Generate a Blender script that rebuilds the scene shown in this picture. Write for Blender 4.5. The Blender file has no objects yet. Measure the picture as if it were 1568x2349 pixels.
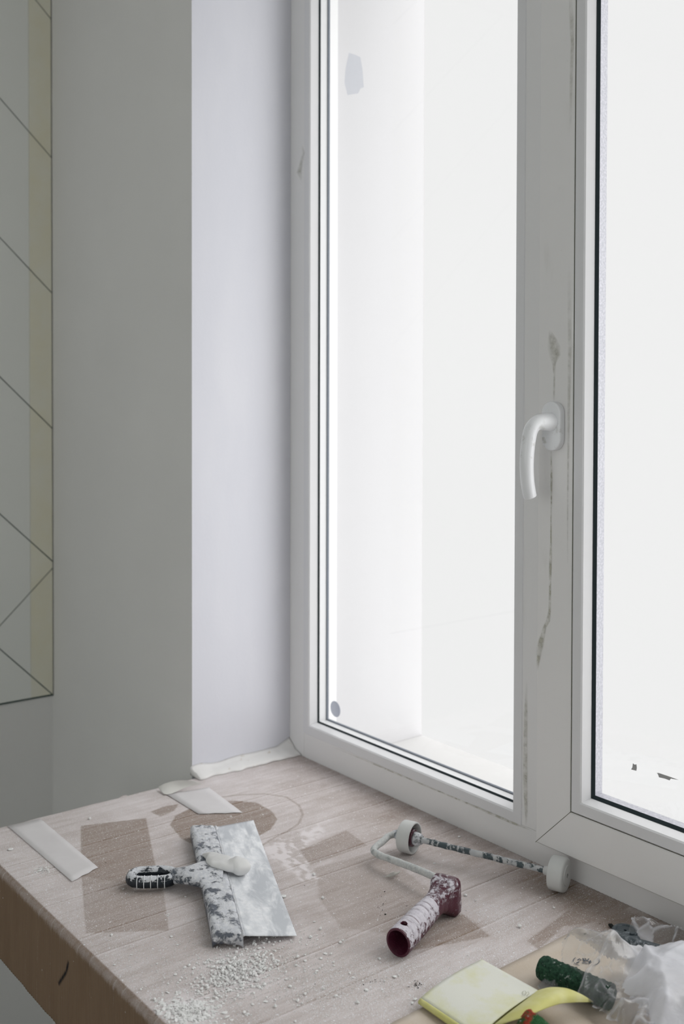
import bpy, bmesh, math, random
import numpy as np
from mathutils import Vector, Matrix, noise

random.seed(7)
SC = bpy.context.scene
COL = SC.collection

# ------------------------------------------------------------------ camera
FPX, PPX, PPY = 2430.0, 784.0, 954.0
CAM = Vector((1.611, -1.18, 0.688))
_p, _rho, _th = math.radians(1.16), 0.00237, math.atan2(.618, .786)
_F0 = Vector((-math.cos(_th), math.sin(_th), 0)); _R0 = Vector((math.sin(_th), math.cos(_th), 0)); _Z = Vector((0, 0, 1))
CF = math.cos(_p)*_F0 - math.sin(_p)*_Z
_U0 = math.sin(_p)*_F0 + math.cos(_p)*_Z
CU = _U0*math.cos(_rho) - _R0*math.sin(_rho)
CR = _R0*math.cos(_rho) + _U0*math.sin(_rho)
cd = bpy.data.cameras.new('camera'); cam = bpy.data.objects.new('camera', cd); COL.objects.link(cam)
m = Matrix((CR, CU, -CF)).transposed().to_4x4(); m.translation = CAM
cam.matrix_world = m
cd.sensor_fit = 'VERTICAL'; cd.sensor_height = 36.0; cd.sensor_width = 24.0
cd.lens = FPX/2349*36
cd.shift_y = -(1174.5-PPY)/2349
cd.clip_start = .02
cd.dof.use_dof = True; cd.dof.focus_distance = 1.42; cd.dof.aperture_fstop = 5.0
SC.camera = cam

# ------------------------------------------------------------------ world (overcast: bright haze, brighter high up and to the right where the veiled sun is)
w = bpy.data.worlds.new('world'); SC.world = w; w.use_nodes = True
nt = w.node_tree; nt.nodes.clear()
out = nt.nodes.new('ShaderNodeOutputWorld'); bg = nt.nodes.new('ShaderNodeBackground')
tc = nt.nodes.new('ShaderNodeTexCoord')
def wdot(v, a, b, hi):
    d = nt.nodes.new('ShaderNodeVectorMath'); d.operation = 'DOT_PRODUCT'; d.inputs[1].default_value = Vector(v).normalized()
    nt.links.new(tc.outputs['Generated'], d.inputs[0])
    r = nt.nodes.new('ShaderNodeMapRange'); r.interpolation_type = 'SMOOTHSTEP'
    for i, x in enumerate((a, b, 0, hi)): r.inputs[i+1].default_value = x
    nt.links.new(d.outputs['Value'], r.inputs[0]); return r.outputs[0]
SKY_BASE, SKY_SIDE, SKY_TOP = 1.0, 2.3, 2.2
s1 = wdot((.85, .25, .3), .05, .9, SKY_SIDE); s2 = wdot((0, 0, 1), .42, .95, SKY_TOP)
a1 = nt.nodes.new('ShaderNodeMath'); a1.operation = 'ADD'; nt.links.new(s1, a1.inputs[0]); nt.links.new(s2, a1.inputs[1])
a2 = nt.nodes.new('ShaderNodeMath'); a2.operation = 'ADD'; nt.links.new(a1.outputs[0], a2.inputs[0]); a2.inputs[1].default_value = SKY_BASE
bg.inputs[0].default_value = (.945, .928, .935, 1)
nt.links.new(a2.outputs[0], bg.inputs[1]); nt.links.new(bg.outputs[0], out.inputs[0])

def area(name, loc, target, sx, sy, power, col=(1, 1, 1)):
    l = bpy.data.lights.new(name, 'AREA'); l.shape = 'RECTANGLE'; l.size = sx; l.size_y = sy; l.energy = power; l.color = col
    o = bpy.data.objects.new(name, l); COL.objects.link(o); o.location = loc
    o.rotation_euler = (Vector(target)-Vector(loc)).to_track_quat('-Z', 'Y').to_euler(); return o
# added fill lamp for the room side, in the made-up opening behind the camera
area('added_fill_rear', (1.6, -3.42, 1.0), (1.4, 0, .9), 1.7, 1.4, 14, (.97, 1.0, .98))

SC.view_settings.view_transform = 'Standard'; SC.view_settings.look = 'None'
SC.view_settings.gamma = 1; SC.view_settings.use_curve_mapping = False
SC.view_settings.exposure = 0.0

# ------------------------------------------------------------------ helpers
def P(px, py, z=0.0):
    """point on the horizontal plane z that the photograph shows at this pixel"""
    r = CF + CR*(px-PPX)/FPX - CU*(py-PPY)/FPX
    t = (z-CAM.z)/r.z; return CAM + r*t
def PY_(px, py, y=0.0):
    r = CF + CR*(px-PPX)/FPX - CU*(py-PPY)/FPX
    t = (y-CAM.y)/r.y; return CAM + r*t
def PX_(px, py, x=0.0):
    r = CF + CR*(px-PPX)/FPX - CU*(py-PPY)/FPX
    t = (x-CAM.x)/r.x; return CAM + r*t

def mk(name, verts, faces, mat, parent=None, smooth=False, bevel=0, seg=2, recalc=True):
    me = bpy.data.meshes.new(name); me.from_pydata([tuple(v) for v in verts], [], faces)
    bm = bmesh.new(); bm.from_mesh(me)
    if recalc: bmesh.ops.recalc_face_normals(bm, faces=bm.faces)
    if bevel:
        es = [e for e in bm.edges if len(e.link_faces) == 2 and e.calc_face_angle(0) > .5]
        bmesh.ops.bevel(bm, geom=es, offset=bevel, segments=seg, affect='EDGES', profile=.5, clamp_overlap=True)
    for f in bm.faces: f.smooth = smooth
    bm.to_mesh(me); bm.free()
    o = bpy.data.objects.new(name, me); COL.objects.link(o)
    if mat: me.materials.append(mat)
    if parent: o.parent = parent
    return o
def tag(o, label=None, cat=None, group=None, kind=None):
    if label: o['label'] = label
    if cat: o['category'] = cat
    if group: o['group'] = group
    if kind: o['kind'] = kind
    return o
def empty(name, loc=(0, 0, 0)):
    o = bpy.data.objects.new(name, None); o.empty_display_size = .05; COL.objects.link(o); o.location = loc
    return o
def adopt(root, *objs):
    """parent world-space meshes to an empty placed away from the origin"""
    for o in objs:
        o.parent = root; o.matrix_parent_inverse = Matrix.Translation(-Vector(root.location))
def boxv(a, b):
    x0, y0, z0 = a; x1, y1, z1 = b
    return ([(x0,y0,z0),(x1,y0,z0),(x1,y1,z0),(x0,y1,z0),(x0,y0,z1),(x1,y0,z1),(x1,y1,z1),(x0,y1,z1)],
            [(0,3,2,1),(4,5,6,7),(0,1,5,4),(1,2,6,5),(2,3,7,6),(3,0,4,7)])
def box(name, a, b, mat, parent=None, bevel=0):
    v, f = boxv(a, b); return mk(name, v, f, mat, parent, False, bevel)
class MB:
    def __init__(s): s.v, s.f = [], []
    def add(s, v, f):
        n = len(s.v); s.v += [tuple(x) for x in v]; s.f += [tuple(i+n for i in q) for q in f]
    def box(s, a, b): s.add(*boxv(a, b))
    def build(s, name, mat, parent=None, **k): return mk(name, s.v, s.f, mat, parent, **k)
def ring_profile(name, prof, x0, z0, x1, z1, mat, parent, bevel=0):
    """mitred rectangular frame; prof = closed list of (inset, y); inset measured inwards from the rectangle"""
    v = []; n = len(prof)
    for (cx, cz, sx, sz) in ((x0, z0, 1, 1), (x1, z0, -1, 1), (x1, z1, -1, -1), (x0, z1, 1, -1)):
        for (d, y) in prof: v.append((cx+sx*d, y, cz+sz*d))
    f = []
    for k in range(4):
        for i in range(n):
            j = (i+1) % n; k2 = (k+1) % 4
            f.append((k*n+i, k*n+j, k2*n+j, k2*n+i))
    return mk(name, v, f, mat, parent, False, bevel)
def frame_of(t, up=Vector((0, 0, 1))):
    t = t.normalized(); s = t.cross(up)
    if s.length < 1e-4: s = t.cross(Vector((1, 0, 0)))
    s.normalize(); return s, s.cross(t).normalized()
def sweep(pts, rad, n=16, closed=False, caps=True, flat=1.0, wob=0, wobf=60, up=Vector((0, 0, 1))):
    """tube along pts, rad a number or list; flat scales the vertical radius"""
    pts = [Vector(p) for p in pts]; N = len(pts)
    R = rad if isinstance(rad, (list, tuple)) else [rad]*N
    v, f = [], []
    for i, p in enumerate(pts):
        a = pts[(i-1) % N] if (closed or i > 0) else p
        b = pts[(i+1) % N] if (closed or i < N-1) else p
        s, u = frame_of(b-a, up)
        for k in range(n):
            t = 2*math.pi*k/n; q = p + s*math.cos(t)*R[i] + u*math.sin(t)*R[i]*flat
            if wob: q = q + (s*math.cos(t)+u*math.sin(t))*wob*noise.noise(q*wobf)
            v.append(q)
    M = N if closed else N-1
    for i in range(M):
        for k in range(n):
            f.append((i*n+k, i*n+(k+1) % n, ((i+1) % N)*n+(k+1) % n, ((i+1) % N)*n+k))
    if caps and not closed:
        f.append(tuple(range(n))[::-1]); f.append(tuple((N-1)*n+k for k in range(n)))
    return v, f
def smooth_path(pts, n=8):
    pts = [Vector(p) for p in pts]; o = []
    for i in range(len(pts)-1):
        p0 = pts[max(i-1, 0)]; p1 = pts[i]; p2 = pts[i+1]; p3 = pts[min(i+2, len(pts)-1)]
        for k in range(n):
            t = k/n
            o.append(.5*((2*p1)+(-p0+p2)*t+(2*p0-5*p1+4*p2-p3)*t*t+(-p0+3*p1-3*p2+p3)*t**3))
    o.append(pts[-1]); return o
def lathe(axis_a, axis_b, prof, n=40, closed_prof=True):
    """prof: list of (distance along axis, radius)"""
    a = Vector(axis_a); d = (Vector(axis_b)-a).normalized(); s, u = frame_of(d); v, f = [], []
    for (h, r) in prof:
        for k in range(n):
            t = 2*math.pi*k/n; v.append(a+d*h+(s*math.cos(t)+u*math.sin(t))*r)
    m_ = len(prof)
    for i in range(m_ if closed_prof else m_-1):
        j = (i+1) % m_
        for k in range(n): f.append((i*n+k, i*n+(k+1) % n, j*n+(k+1) % n, j*n+k))
    return v, f
def add_mod(o, t, **k):
    md = o.modifiers.new(t.lower(), t)
    for a, b in k.items(): setattr(md, a, b)
    return md

# ------------------------------------------------------------------ materials
class Mat:
    def __init__(s, name):
        s.m = bpy.data.materials.new(name); s.m.use_nodes = True; s.t = s.m.node_tree
        s.b = s.t.nodes['Principled BSDF']; s.out = s.t.nodes['Material Output']
    def n(s, typ, **k):
        x = s.t.nodes.new(typ)
        for a, b in k.items(): setattr(x, a, b)
        return x
    def put(s, v, sock):
        if isinstance(v, bpy.types.NodeSocket): s.t.links.new(v, sock)
        elif isinstance(v, tuple) and len(v) == 3 and sock.type == 'RGBA': sock.default_value = (*v, 1)
        else: sock.default_value = v
    def coord(s, scale=(1, 1, 1), rot=(0, 0, 0)):
        c = s.n('ShaderNodeNewGeometry'); mp = s.n('ShaderNodeMapping'); s.t.links.new(c.outputs['Position'], mp.inputs[0])
        mp.inputs['Scale'].default_value = scale; mp.inputs['Rotation'].default_value = rot; return mp.outputs[0]
    def coord2(s, rotz, scale):
        c = s.n('ShaderNodeNewGeometry'); m1 = s.n('ShaderNodeMapping'); m2 = s.n('ShaderNodeMapping'); s.t.links.new(c.outputs['Position'], m1.inputs[0]); s.t.links.new(m1.outputs[0], m2.inputs[0])
        m1.inputs['Rotation'].default_value = (0, 0, rotz); m2.inputs['Scale'].default_value = scale; return m2.outputs[0]
    def noise(s, scale, detail=4, rough=.55, vec=None, dist=0):
        x = s.n('ShaderNodeTexNoise'); x.inputs['Scale'].default_value = scale; x.inputs['Detail'].default_value = detail
        x.inputs['Roughness'].default_value = rough; x.inputs['Distortion'].default_value = dist
        s.t.links.new(vec or s.coord(), x.inputs['Vector']); return x.outputs['Fac']
    def voro(s, scale, vec=None, out='Distance', feature='F1'):
        x = s.n('ShaderNodeTexVoronoi'); x.feature = feature; x.inputs['Scale'].default_value = scale
        s.t.links.new(vec or s.coord(), x.inputs['Vector']); return x.outputs[out]
    def ramp(s, v, a, b, lo=0., hi=1.):
        x = s.n('ShaderNodeMapRange'); s.t.links.new(v, x.inputs[0])
        for i, q in enumerate((a, b, lo, hi)):
            s.put(q, x.inputs[i+1])
        return x.outputs[0]
    def math(s, op, a, b=0., c=None):
        x = s.n('ShaderNodeMath', operation=op); s.put(a, x.inputs[0]); s.put(b, x.inputs[1])
        if c is not None: s.put(c, x.inputs[2])
        return x.outputs[0]
    def mix(s, fac, a, b):
        x = s.n('ShaderNodeMix', data_type='RGBA'); s.put(fac, x.inputs[0]); s.put(a, x.inputs[6]); s.put(b, x.inputs[7]); return x.outputs[2]
    def attr(s, name):
        x = s.n('ShaderNodeAttribute'); x.attribute_name = name; return x.outputs['Fac']
    def bump(s, h, strength=.3, dist=.001):
        x = s.n('ShaderNodeBump'); x.inputs['Strength'].default_value = strength; x.inputs['Distance'].default_value = dist
        s.t.links.new(h, x.inputs['Height']); s.t.links.new(x.outputs[0], s.b.inputs['Normal'])
    def set(s, col=None, rough=None, spec=None, metal=None):
        if col is not None: s.put(col, s.b.inputs['Base Color'])
        if rough is not None: s.put(rough, s.b.inputs['Roughness'])
        if spec is not None: s.put(spec, s.b.inputs['Specular IOR Level'])
        if metal is not None: s.put(metal, s.b.inputs['Metallic'])
        return s.m
def plain(name, col, rough=.5, spec=.4, metal=0.):
    return Mat(name).set(col, rough, spec, metal)

# painted plaster
k = Mat('painted_plaster'); nn = k.noise(3, 3); k.bump(k.noise(160, 3), .10, .001)
M_WALL = k.set(k.mix(k.ramp(nn, .35, .7), (.725, .72, .705), (.755, .75, .735)), .75, .2)
k = Mat('reveal_plaster'); nn = k.noise(9, 3, vec=k.coord((1, 1, .3))); k.bump(k.noise(120, 3), .15, .0012)
M_REVEAL = k.set(k.mix(k.ramp(nn, .4, .7), (.71, .715, .775), (.75, .752, .805)), .6, .25)
M_CEIL = plain('ceiling_paint', (.8, .8, .79), .8, .2)
k = Mat('screed_floor'); M_FLOOR = k.set(k.mix(k.noise(5, 6), (.20, .22, .21), (.30, .32, .30)), .8, .2)
# pvc window profile with grime: dusty smears, faint vertical streaks
def pvc(name, base, seed):
    k = Mat(name)
    c = k.coord((1, 1, .25)); a = k.noise(26+seed, 5, .6, c)
    sm = k.ramp(a, .60, .78, 0., .30)
    b = k.noise(7+seed, 2); g = k.ramp(b, .45, .7)
    fine = k.ramp(k.noise(240, 4, .7), .66, .74, 0., .22)
    f = k.math('MAXIMUM', k.math('MULTIPLY', sm, g), fine)
    col = k.mix(f, base, (.50, .49, .44))
    return k.set(col, k.ramp(a, .3, .8, .28, .5), .45)
M_PVC = pvc('white_pvc', (.78, .775, .775), 0)
M_PVC2 = pvc('white_pvc_sash', (.80, .79, .785), 5)
M_PVCC = plain('white_pvc_clean', (.735, .735, .75), .3, .5)
k = Mat('handle_plastic'); st = k.ramp(k.noise(60, 5, .65), .56, .68, 0., .55); zz = k.n('ShaderNodeSeparateXYZ'); k.t.links.new(k.coord(), zz.inputs[0])
zf = k.math('MULTIPLY', k.ramp(zz.outputs[2], .56, .60), k.ramp(zz.outputs[2], .67, .63))
M_HANDLE = k.set(k.mix(k.math('MULTIPLY', st, zf), (.84, .85, .87), (.42, .41, .36)), .3, .5)
M_GASK = plain('black_rubber', (.012, .022, .026), .5, .3)
M_GASK2 = plain('grey_sealant', (.13, .15, .18), .6, .3)
M_SPACER = plain('spacer_bar_white', (.62, .62, .63), .4, .4)
k = Mat('spacer_bar_alu'); M_SPACER2 = k.set(k.mix(k.ramp(k.noise(300, 3), .4, .65), (.36, .36, .40), (.48, .48, .52)), .45, .5, .2)
def glass(name, refl=1.0):
    k = Mat(name); k.t.nodes.remove(k.b)
    tr = k.n('ShaderNodeBsdfTransparent'); tr.inputs[0].default_value = (.975, .985, .98, 1)
    gl = k.n('ShaderNodeBsdfGlossy'); gl.inputs['Roughness'].default_value = .0; gl.inputs[0].default_value = (1, 1, 1, 1)
    lw = k.n('ShaderNodeLayerWeight'); lw.inputs[0].default_value = .5
    fr = k.math('ADD', k.math('MULTIPLY', k.math('POWER', lw.outputs['Facing'], 5.), .5), .03)
    mx = k.n('ShaderNodeMixShader'); k.t.links.new(fr, mx.inputs[0]); k.t.links.new(tr.outputs[0], mx.inputs[1]); k.t.links.new(gl.outputs[0], mx.inputs[2])
    k.t.links.new(mx.outputs[0], k.out.inputs[0]); return k.m
M_GLASS = glass('window_glass')
M_DGREY = plain('sticker_grey', (.40, .41, .44), .6, .2)
M_RESID = None

# ------------------------------------------------------------------ structure
XL, XR, YB, ZF, ZC = -.676, 2.9, -3.45, -.86, 1.86
YW = -.216                     # room face of the window wall
XRV = -.051                    # face of the window reveal
XE = 2.05                      # right end of the window opening
ZT = 1.69                      # top of the window opening
TH = .45
def struct(o, **k): o['kind'] = 'structure'; return o
wv = MB()
wv.box((XL-.2, YW, ZF), (XRV, TH-.14, ZC)); wv.box((XRV, YW, ZF), (XE, TH-.14, -.035)); wv.box((XE, YW, ZF), (XR+.2, TH-.14, ZC)); wv.box((XRV, YW, ZT), (XE, TH-.14, ZC))
# front wall: grey room face, white reveal
wf = wv.build('wall_front', M_WALL, bevel=0)
wf.data.materials.append(M_REVEAL)
for p in wf.data.polygons:
    c = p.center
    if abs(p.normal.x) > .9 and abs(c.x-XRV) < .01: p.material_index = 1
struct(wf)
struct(box('floor', (XL-.2, YB-.2, ZF-.1), (XR+.2, YW, ZF), M_FLOOR))
struct(box('ceiling', (XL-.2, YB-.2, ZC), (XR+.2, .3, ZC+.1), M_CEIL))
struct(box('wall_right', (XR, YB-.2, ZF), (XR+.2, YW, ZC), M_CEIL))
wb = MB()
for a, b in (((XL-.2, YB-.2, ZF), (.7, YB, ZC)), ((2.5, YB-.2, ZF), (XR, YB, ZC)), ((.7, YB-.2, ZF), (2.5, YB, .25)), ((.7, YB-.2, 1.7), (2.5, YB, ZC))): wb.box(a, b)
struct(wb.build('wall_back', M_CEIL))

# left wall with big diagonal tiles above a plain band
def tile_poly(poly, th=.006):
    n = len(poly); v = [(XL+.0005, y, z) for y, z in poly] + [(XL+th, y, z) for y, z in poly]
    f = [tuple(range(n))[::-1], tuple(range(n, 2*n))] + [(i, (i+1) % n, n+(i+1) % n, n+i) for i in range(n)]
    return v, f
struct(box('wall_left', (XL-.2, YB, ZF), (XL, YW, ZC), M_WALL))
def q_(px, py): v = PX_(px, py, XL); return (v.y, v.z)
k = Mat('wall_tile'); sy = k.n('ShaderNodeSeparateXYZ'); k.t.links.new(k.coord(), sy.inputs[0])
ys = q_(66, 900)[0]
strip = k.ramp(sy.outputs[1], ys-.002, ys+.002)
st2 = k.math('MULTIPLY', strip, k.ramp(k.noise(14, 4, .6), .3, .7, .55, 1.))
M_TILE = k.set(k.mix(st2, k.mix(k.noise(2, 3), (.75, .765, .735), (.79, .80, .765)), (.74, .71, .56)), .22, .5)
M_GROUT = plain('dark_grout', (.06, .09, .08), .8, .2)
# grout bed, then tiles clipped against the strip's edges
yA = -1.6; yB = q_(117, 900)[0]; zb = q_(118, 1592)[1]
struct(box('trim_1', (XL-.001, yA, zb-.003), (XL+.0035, yB+.0015, ZC), M_GROUT))
tl = MB()
pit = abs(q_(60, 300)[1]-q_(60, 615)[1])
g = .0016
zs = [q_(117, t)[1] for t in (-270, 45, 362, 672, 982, 1287)]
def clip_band(z1, z0, sl, ya, yb, nseg=1):
    """tile between two joints that both slope by sl in the y,z plane; z at y = yB"""
    return [(ya, z0+sl*(ya-yb)), (yb, z0), (yb, z1), (ya, z1+sl*(ya-yb))]
sl = -(q_(110, 360)[1]-q_(0, 228)[1])/(q_(110, 360)[0]-q_(0, 228)[0])
def slope(a, b): p, q = q_(*a), q_(*b); return (q[1]-p[1])/(q[0]-p[0])
S_DN = slope((0, 545), (117, 670)); S_UP = slope((0, 1432), (118, 1303)); S_D2 = slope((0, 1493), (118, 1595))
def clip(poly, fn):
    out_ = []
    for i, p in enumerate(poly):
        q = poly[(i+1) % len(poly)]; a_, b_ = fn(*p), fn(*q)
        if a_ >= 0: out_.append(p)
        if a_*b_ < 0: t = a_/(a_-b_); out_.append((p[0]+(q[0]-p[0])*t, p[1]+(q[1]-p[1])*t))
    return out_
def line(z0, s_): return lambda y: z0+s_*(y-yB)
def cut_tile(y0, y1, above=None, below=None):
    p = [(y0, zb+.0015), (y1, zb+.0015), (y1, ZC-.002), (y0, ZC-.002)]
    for fn in (above or []): p = clip(p, lambda y, z: z-fn(y)-g)
    for fn in (below or []): p = clip(p, lambda y, z: fn(y)-g-z)
    if len(p) > 2: tl.add(*tile_poly(p))
z_up = q_(118, 1303)[1]; z_c = zs[-1]; za = q_(118, 1593)[1]
levels = [zs[0]+pit*i for i in range(8, 0, -1)]+zs
for hi, lo in zip(levels[:-1], levels[1:]):
    for (y0, y1) in ((yA, ys-.0002), (ys+.0002, yB)): cut_tile(y0, y1, [line(lo, S_DN)], [line(hi, S_DN)])
Ldn, Lup, Ld2 = line(z_c, S_DN), line(z_up, S_UP), line(za, S_D2)
ym = yB-(z_up-za)/(S_UP-S_D2)
cut_tile(ym, ys-.0002, [Lup], [Ldn]); cut_tile(ys+.0002, yB, [Lup], [Ldn])
cut_tile(ym, ys-.0002, [Ld2], [Lup]); cut_tile(ys+.0002, yB, [Ld2], [Lup])
cut_tile(ym, yB, [], [Ld2]); cut_tile(yA, ym-.003, [], [Ldn])
struct(tl.build('trim_2', M_TILE, bevel=.0006, seg=1))
# thin shadow gap of tile edge at the corner
struct(box('trim_3', (XL, yB+.002, zb-.002), (XL+.0065, YW, ZC), M_WALL))

# exterior reveal and outer sill, hazy white render
M_EXT = plain('exterior_render', (.57, .565, .575), .8, .2)
yO = .085
we = MB(); we.box((XL-.2, TH-.14-.0, -1.0), (-.0, .305, 2.4)) if False else None
struct(box('wall_outside', (-.40, yO, -.9), (-.020, .316, 2.2), M_EXT))
struct(box('trim_4', (-.019, yO-.005, -.06), (2.6, .316, -.026), plain('outer_sill_metal', (.53, .525, .52), .5, .4)))

# ------------------------------------------------------------------ window
win = struct(empty('window_1', (0, 0, 0)))
XM = .543                       # left edge of the mullion part of the fixed frame
XS = .590                       # outer left edge of the sash
FR = .066                       # visible frame width
ZTOP = 1.63
# outer frame: full rectangle plus mullion
fr = MB()
def frame_box(x0, x1, z0, z1, y0=0., y1=.078): fr.box((x0, y0, z0), (x1, y1, z1))
frame_box(XRV, -.004, -.03, ZTOP+.06)
frame_box(-.004, 1.98, -.03, .0465)
frame_box(-.004, 1.98, ZTOP-.04, ZTOP+.06)
frame_box(.5455, .626, .0465, ZTOP-.04)
frame_box(1.98, XE, -.03, ZTOP+.06)
fo = fr.build('frame', M_PVC, win, bevel=.0012)
fo['label'] = 'white plastic outer frame and mullion'
# fixed pane: bead, gasket, glass, spacer
GX0, GZ0, GX1, GZ1 = -.0065, .0448, .5458, ZTOP-.038
def pane_set(par, x0, z0, x1, z1, yf, yg, bw, slope_, spacer, gin, gy):
    """bead ring around a pane. yf = front of bead, yg = glass plane, bw = bead width"""
    ring_profile('glazing_bead', [(0, yf+.0005), (0.0012, yf-.0008), (bw-.002, yf-.0008), (bw, yf+.0012), (bw+slope_, yg-.0012), (bw+slope_, yg), (0, yg)], x0, z0, x1, z1, M_PVCC, par)
    d = bw+slope_
    ring_profile('gasket', [(d-.006, yg-.0022), (d+.0002, yg-.0026), (d+gin, yg-.0003), (d+gin, yg), (d-.006, yg)], x0, z0, x1, z1, M_GASK, par)
    box('glass_pane', (x0+.006, yg, z0+.006), (x1-.006, yg+.0002, z1-.006), M_GLASS, par)
    ring_profile('spacer_bar', [(d-.006, yg+.0006), (d+gin-.0005, yg+.0006), (d+gin-.0005, yg+.016), (d-.006, yg+.016)], x0, z0, x1, z1, spacer, par)
    ring_profile('outer_seal', [(d-.006, yg+.0165), (d+gin+.0015, yg+.0165), (d+gin+.0015, yg+gy), (d-.006, yg+gy)], x0, z0, x1, z1, M_GASK2, par)
    return d
pane_set(win, GX0, GZ0, GX1, GZ1, 0., .020, .0185, .003, M_SPACER, .0026, .021)
# opening sash: proud of the frame by 20 mm
YS = -.020; SX1 = 1.86; SZ0 = .041; SZ1 = ZTOP-.02
sash = ring_profile('sash', [(0, YS+.002), (.002, YS), (.062, YS), (.0645, YS+.0012), (.0645, -.001+.018), (0, .018), ], XS, SZ0, SX1, SZ1, M_PVC2, win)
sash['label'] = 'white opening sash with mitred corners'
# the sash's own frame stands in front of the fixed frame
bw2 = .0175
ring_profile('glazing_bead', [(0, YS+.0015), (.0012, YS-.0002), (bw2-.002, YS-.0002), (bw2, YS+.0016), (bw2+.0045, -.003), (bw2+.0045, 0), (0, 0)], XS+.0648, SZ0+.0648, SX1-.0648, SZ1-.0648, M_PVCC, sash)
dd = .0648+bw2+.0045
ring_profile('gasket', [(dd-.004, -.0035), (dd+.0006, -.0038), (dd+.0042, -.0005), (dd+.0042, .0), (dd-.004, 0)], XS, SZ0, SX1, SZ1, M_GASK, sash)
box('glass_pane', (XS+dd-.003, .0, SZ0+dd-.003), (SX1-dd+.003, .0002, SZ1-dd+.003), M_GLASS, sash)
ring_profile('spacer_bar', [(dd-.003, .0006), (dd+.0035, .0006), (dd+.0035, .016), (dd-.003, .016)], XS, SZ0, SX1, SZ1, M_SPACER2, sash)
# mitre joint and grime lines as very shallow dark seams
M_SEAM = plain('grimy_seam', (.14, .14, .11), .8, .1)
sm = MB()
def seam_quad(a, b, wd, y):
    a = Vector(a); b = Vector(b); d = (b-a).normalized(); n_ = Vector((-d.z, 0, d.x))*wd/2
    sm.add([a-n_, b-n_, b+n_, a+n_, *(q+Vector((0, .0006, 0)) for q in (a-n_, b-n_, b+n_, a+n_))], [(0, 1, 2, 3), (7, 6, 5, 4), (0, 4, 5, 1), (1, 5, 6, 2), (2, 6, 7, 3), (3, 7, 4, 0)])
seam_quad((XS+.0004, YS-.00015, SZ0+.0004), (XS+.0645, YS-.00015, SZ0+.0645), .0008, YS)
seam_quad((XS+.0645, YS-.0003, SZ0+.064), (XS+.0645, YS-.0003, SZ1-.06), .0008, YS)
seam_quad((XS+.064, YS-.0003, SZ0+.0645), (SX1-.06, YS-.0003, SZ0+.0645), .0007, YS)
so = sm.build('seam', M_SEAM, sash); so['label'] = 'thin dark grimy joints in the sash corner and bead'
# grime trail under and over the handle: thin stain film
k = Mat('grime_film'); k.t.nodes.remove(k.b)
df = k.n('ShaderNodeBsdfDiffuse'); df.inputs[0].default_value = (.50, .49, .40, 1); tr = k.n('ShaderNodeBsdfTransparent')
mx = k.n('ShaderNodeMixShader'); k.t.links.new(tr.outputs[0], mx.inputs[1]); k.t.links.new(df.outputs[0], mx.inputs[2])
k.t.links.new(k.math('MULTIPLY', k.ramp(k.noise(75, 4, .6), .25, .75), k.attr('a')), mx.inputs[0]); k.t.links.new(mx.outputs[0], k.out.inputs[0])
M_GRIME = k.m
def film(name, pts, widths, y, mat, parent, a=.6):
    """thin film following pts (pixels) on the plane y, with half-width in pixels at each"""
    v, f = [], []
    n = len(pts)
    for i, (x, yy) in enumerate(pts):
        for s in (-1, -.5, .0, .5, 1): v.append(PY_(x+s*widths[i], yy, y))
    for i in range(n-1):
        for j in range(4): f.append((i*5+j, i*5+j+1, (i+1)*5+j+1, (i+1)*5+j))
    o = mk(name, v, f, mat, parent, recalc=True)
    at = o.data.attributes.new('a', 'FLOAT', 'POINT')
    vals = []
    for i in range(n):
        e = a if 0 < i < n-1 else 0
        vals += [0, e, e, e, 0]
    at.data.foreach_set('value', vals); return o
yg = YS-.0004
film('grime_streak', [(1262, 758), (1266, 775), (1270, 795), (1272, 815), (1270, 835), (1271, 860), (1270, 900), (1269, 925)], [4, 10, 16, 14, 5, 2.4, 2.4, 2], yg, M_GRIME, sash, .55)
film('grime_streak', [(1264, 1030), (1263.5, 1060), (1264, 1100), (1264, 1140), (1263, 1190), (1263, 1240), (1262, 1290), (1261, 1340), (1260, 1400), (1256, 1425), (1248, 1440), (1238, 1480), (1234, 1510), (1231, 1540)], [2, 2, 3, 2, 2, 2.2, 4, 3, 3.5, 6, 5, 9, 6, 2], yg, M_GRIME, sash, .75)
film('grime_streak', [(1309, -10), (1310, 40), (1312, 100), (1309, 200), (1307, 300)], [5, 6, 5, 4, 3], yg, M_GRIME, sash, .4)
film('grime_streak', [(1305, 600), (1306, 800), (1303, 1000), (1301, 1200), (1301, 1300)], [4, 5, 3, 2, 2], yg, M_GRIME, sash, .4)
film('grime_streak', [(760, 1712), (860, 1754), (960, 1796), (1060, 1838), (1130, 1868), (1180, 1890), (1225, 1908)], [3, 4, 5, 5, 9, 8, 2], -.0016, M_GRIME, win, .75)
film('grime_streak', [(1208, 1560), (1205, 1640), (1204, 1720), (1204, 1800), (1206, 1860), (1205, 1895)], [2, 5, 6, 6, 4, 2], -.0009, M_GRIME, win, .6)
film('grime_streak', [(692, 330), (696, 350), (690, 375), (686, 395), (690, 415)], [1, 3, 4, 7, 2], -.0009, M_GRIME, win, .5)

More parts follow.
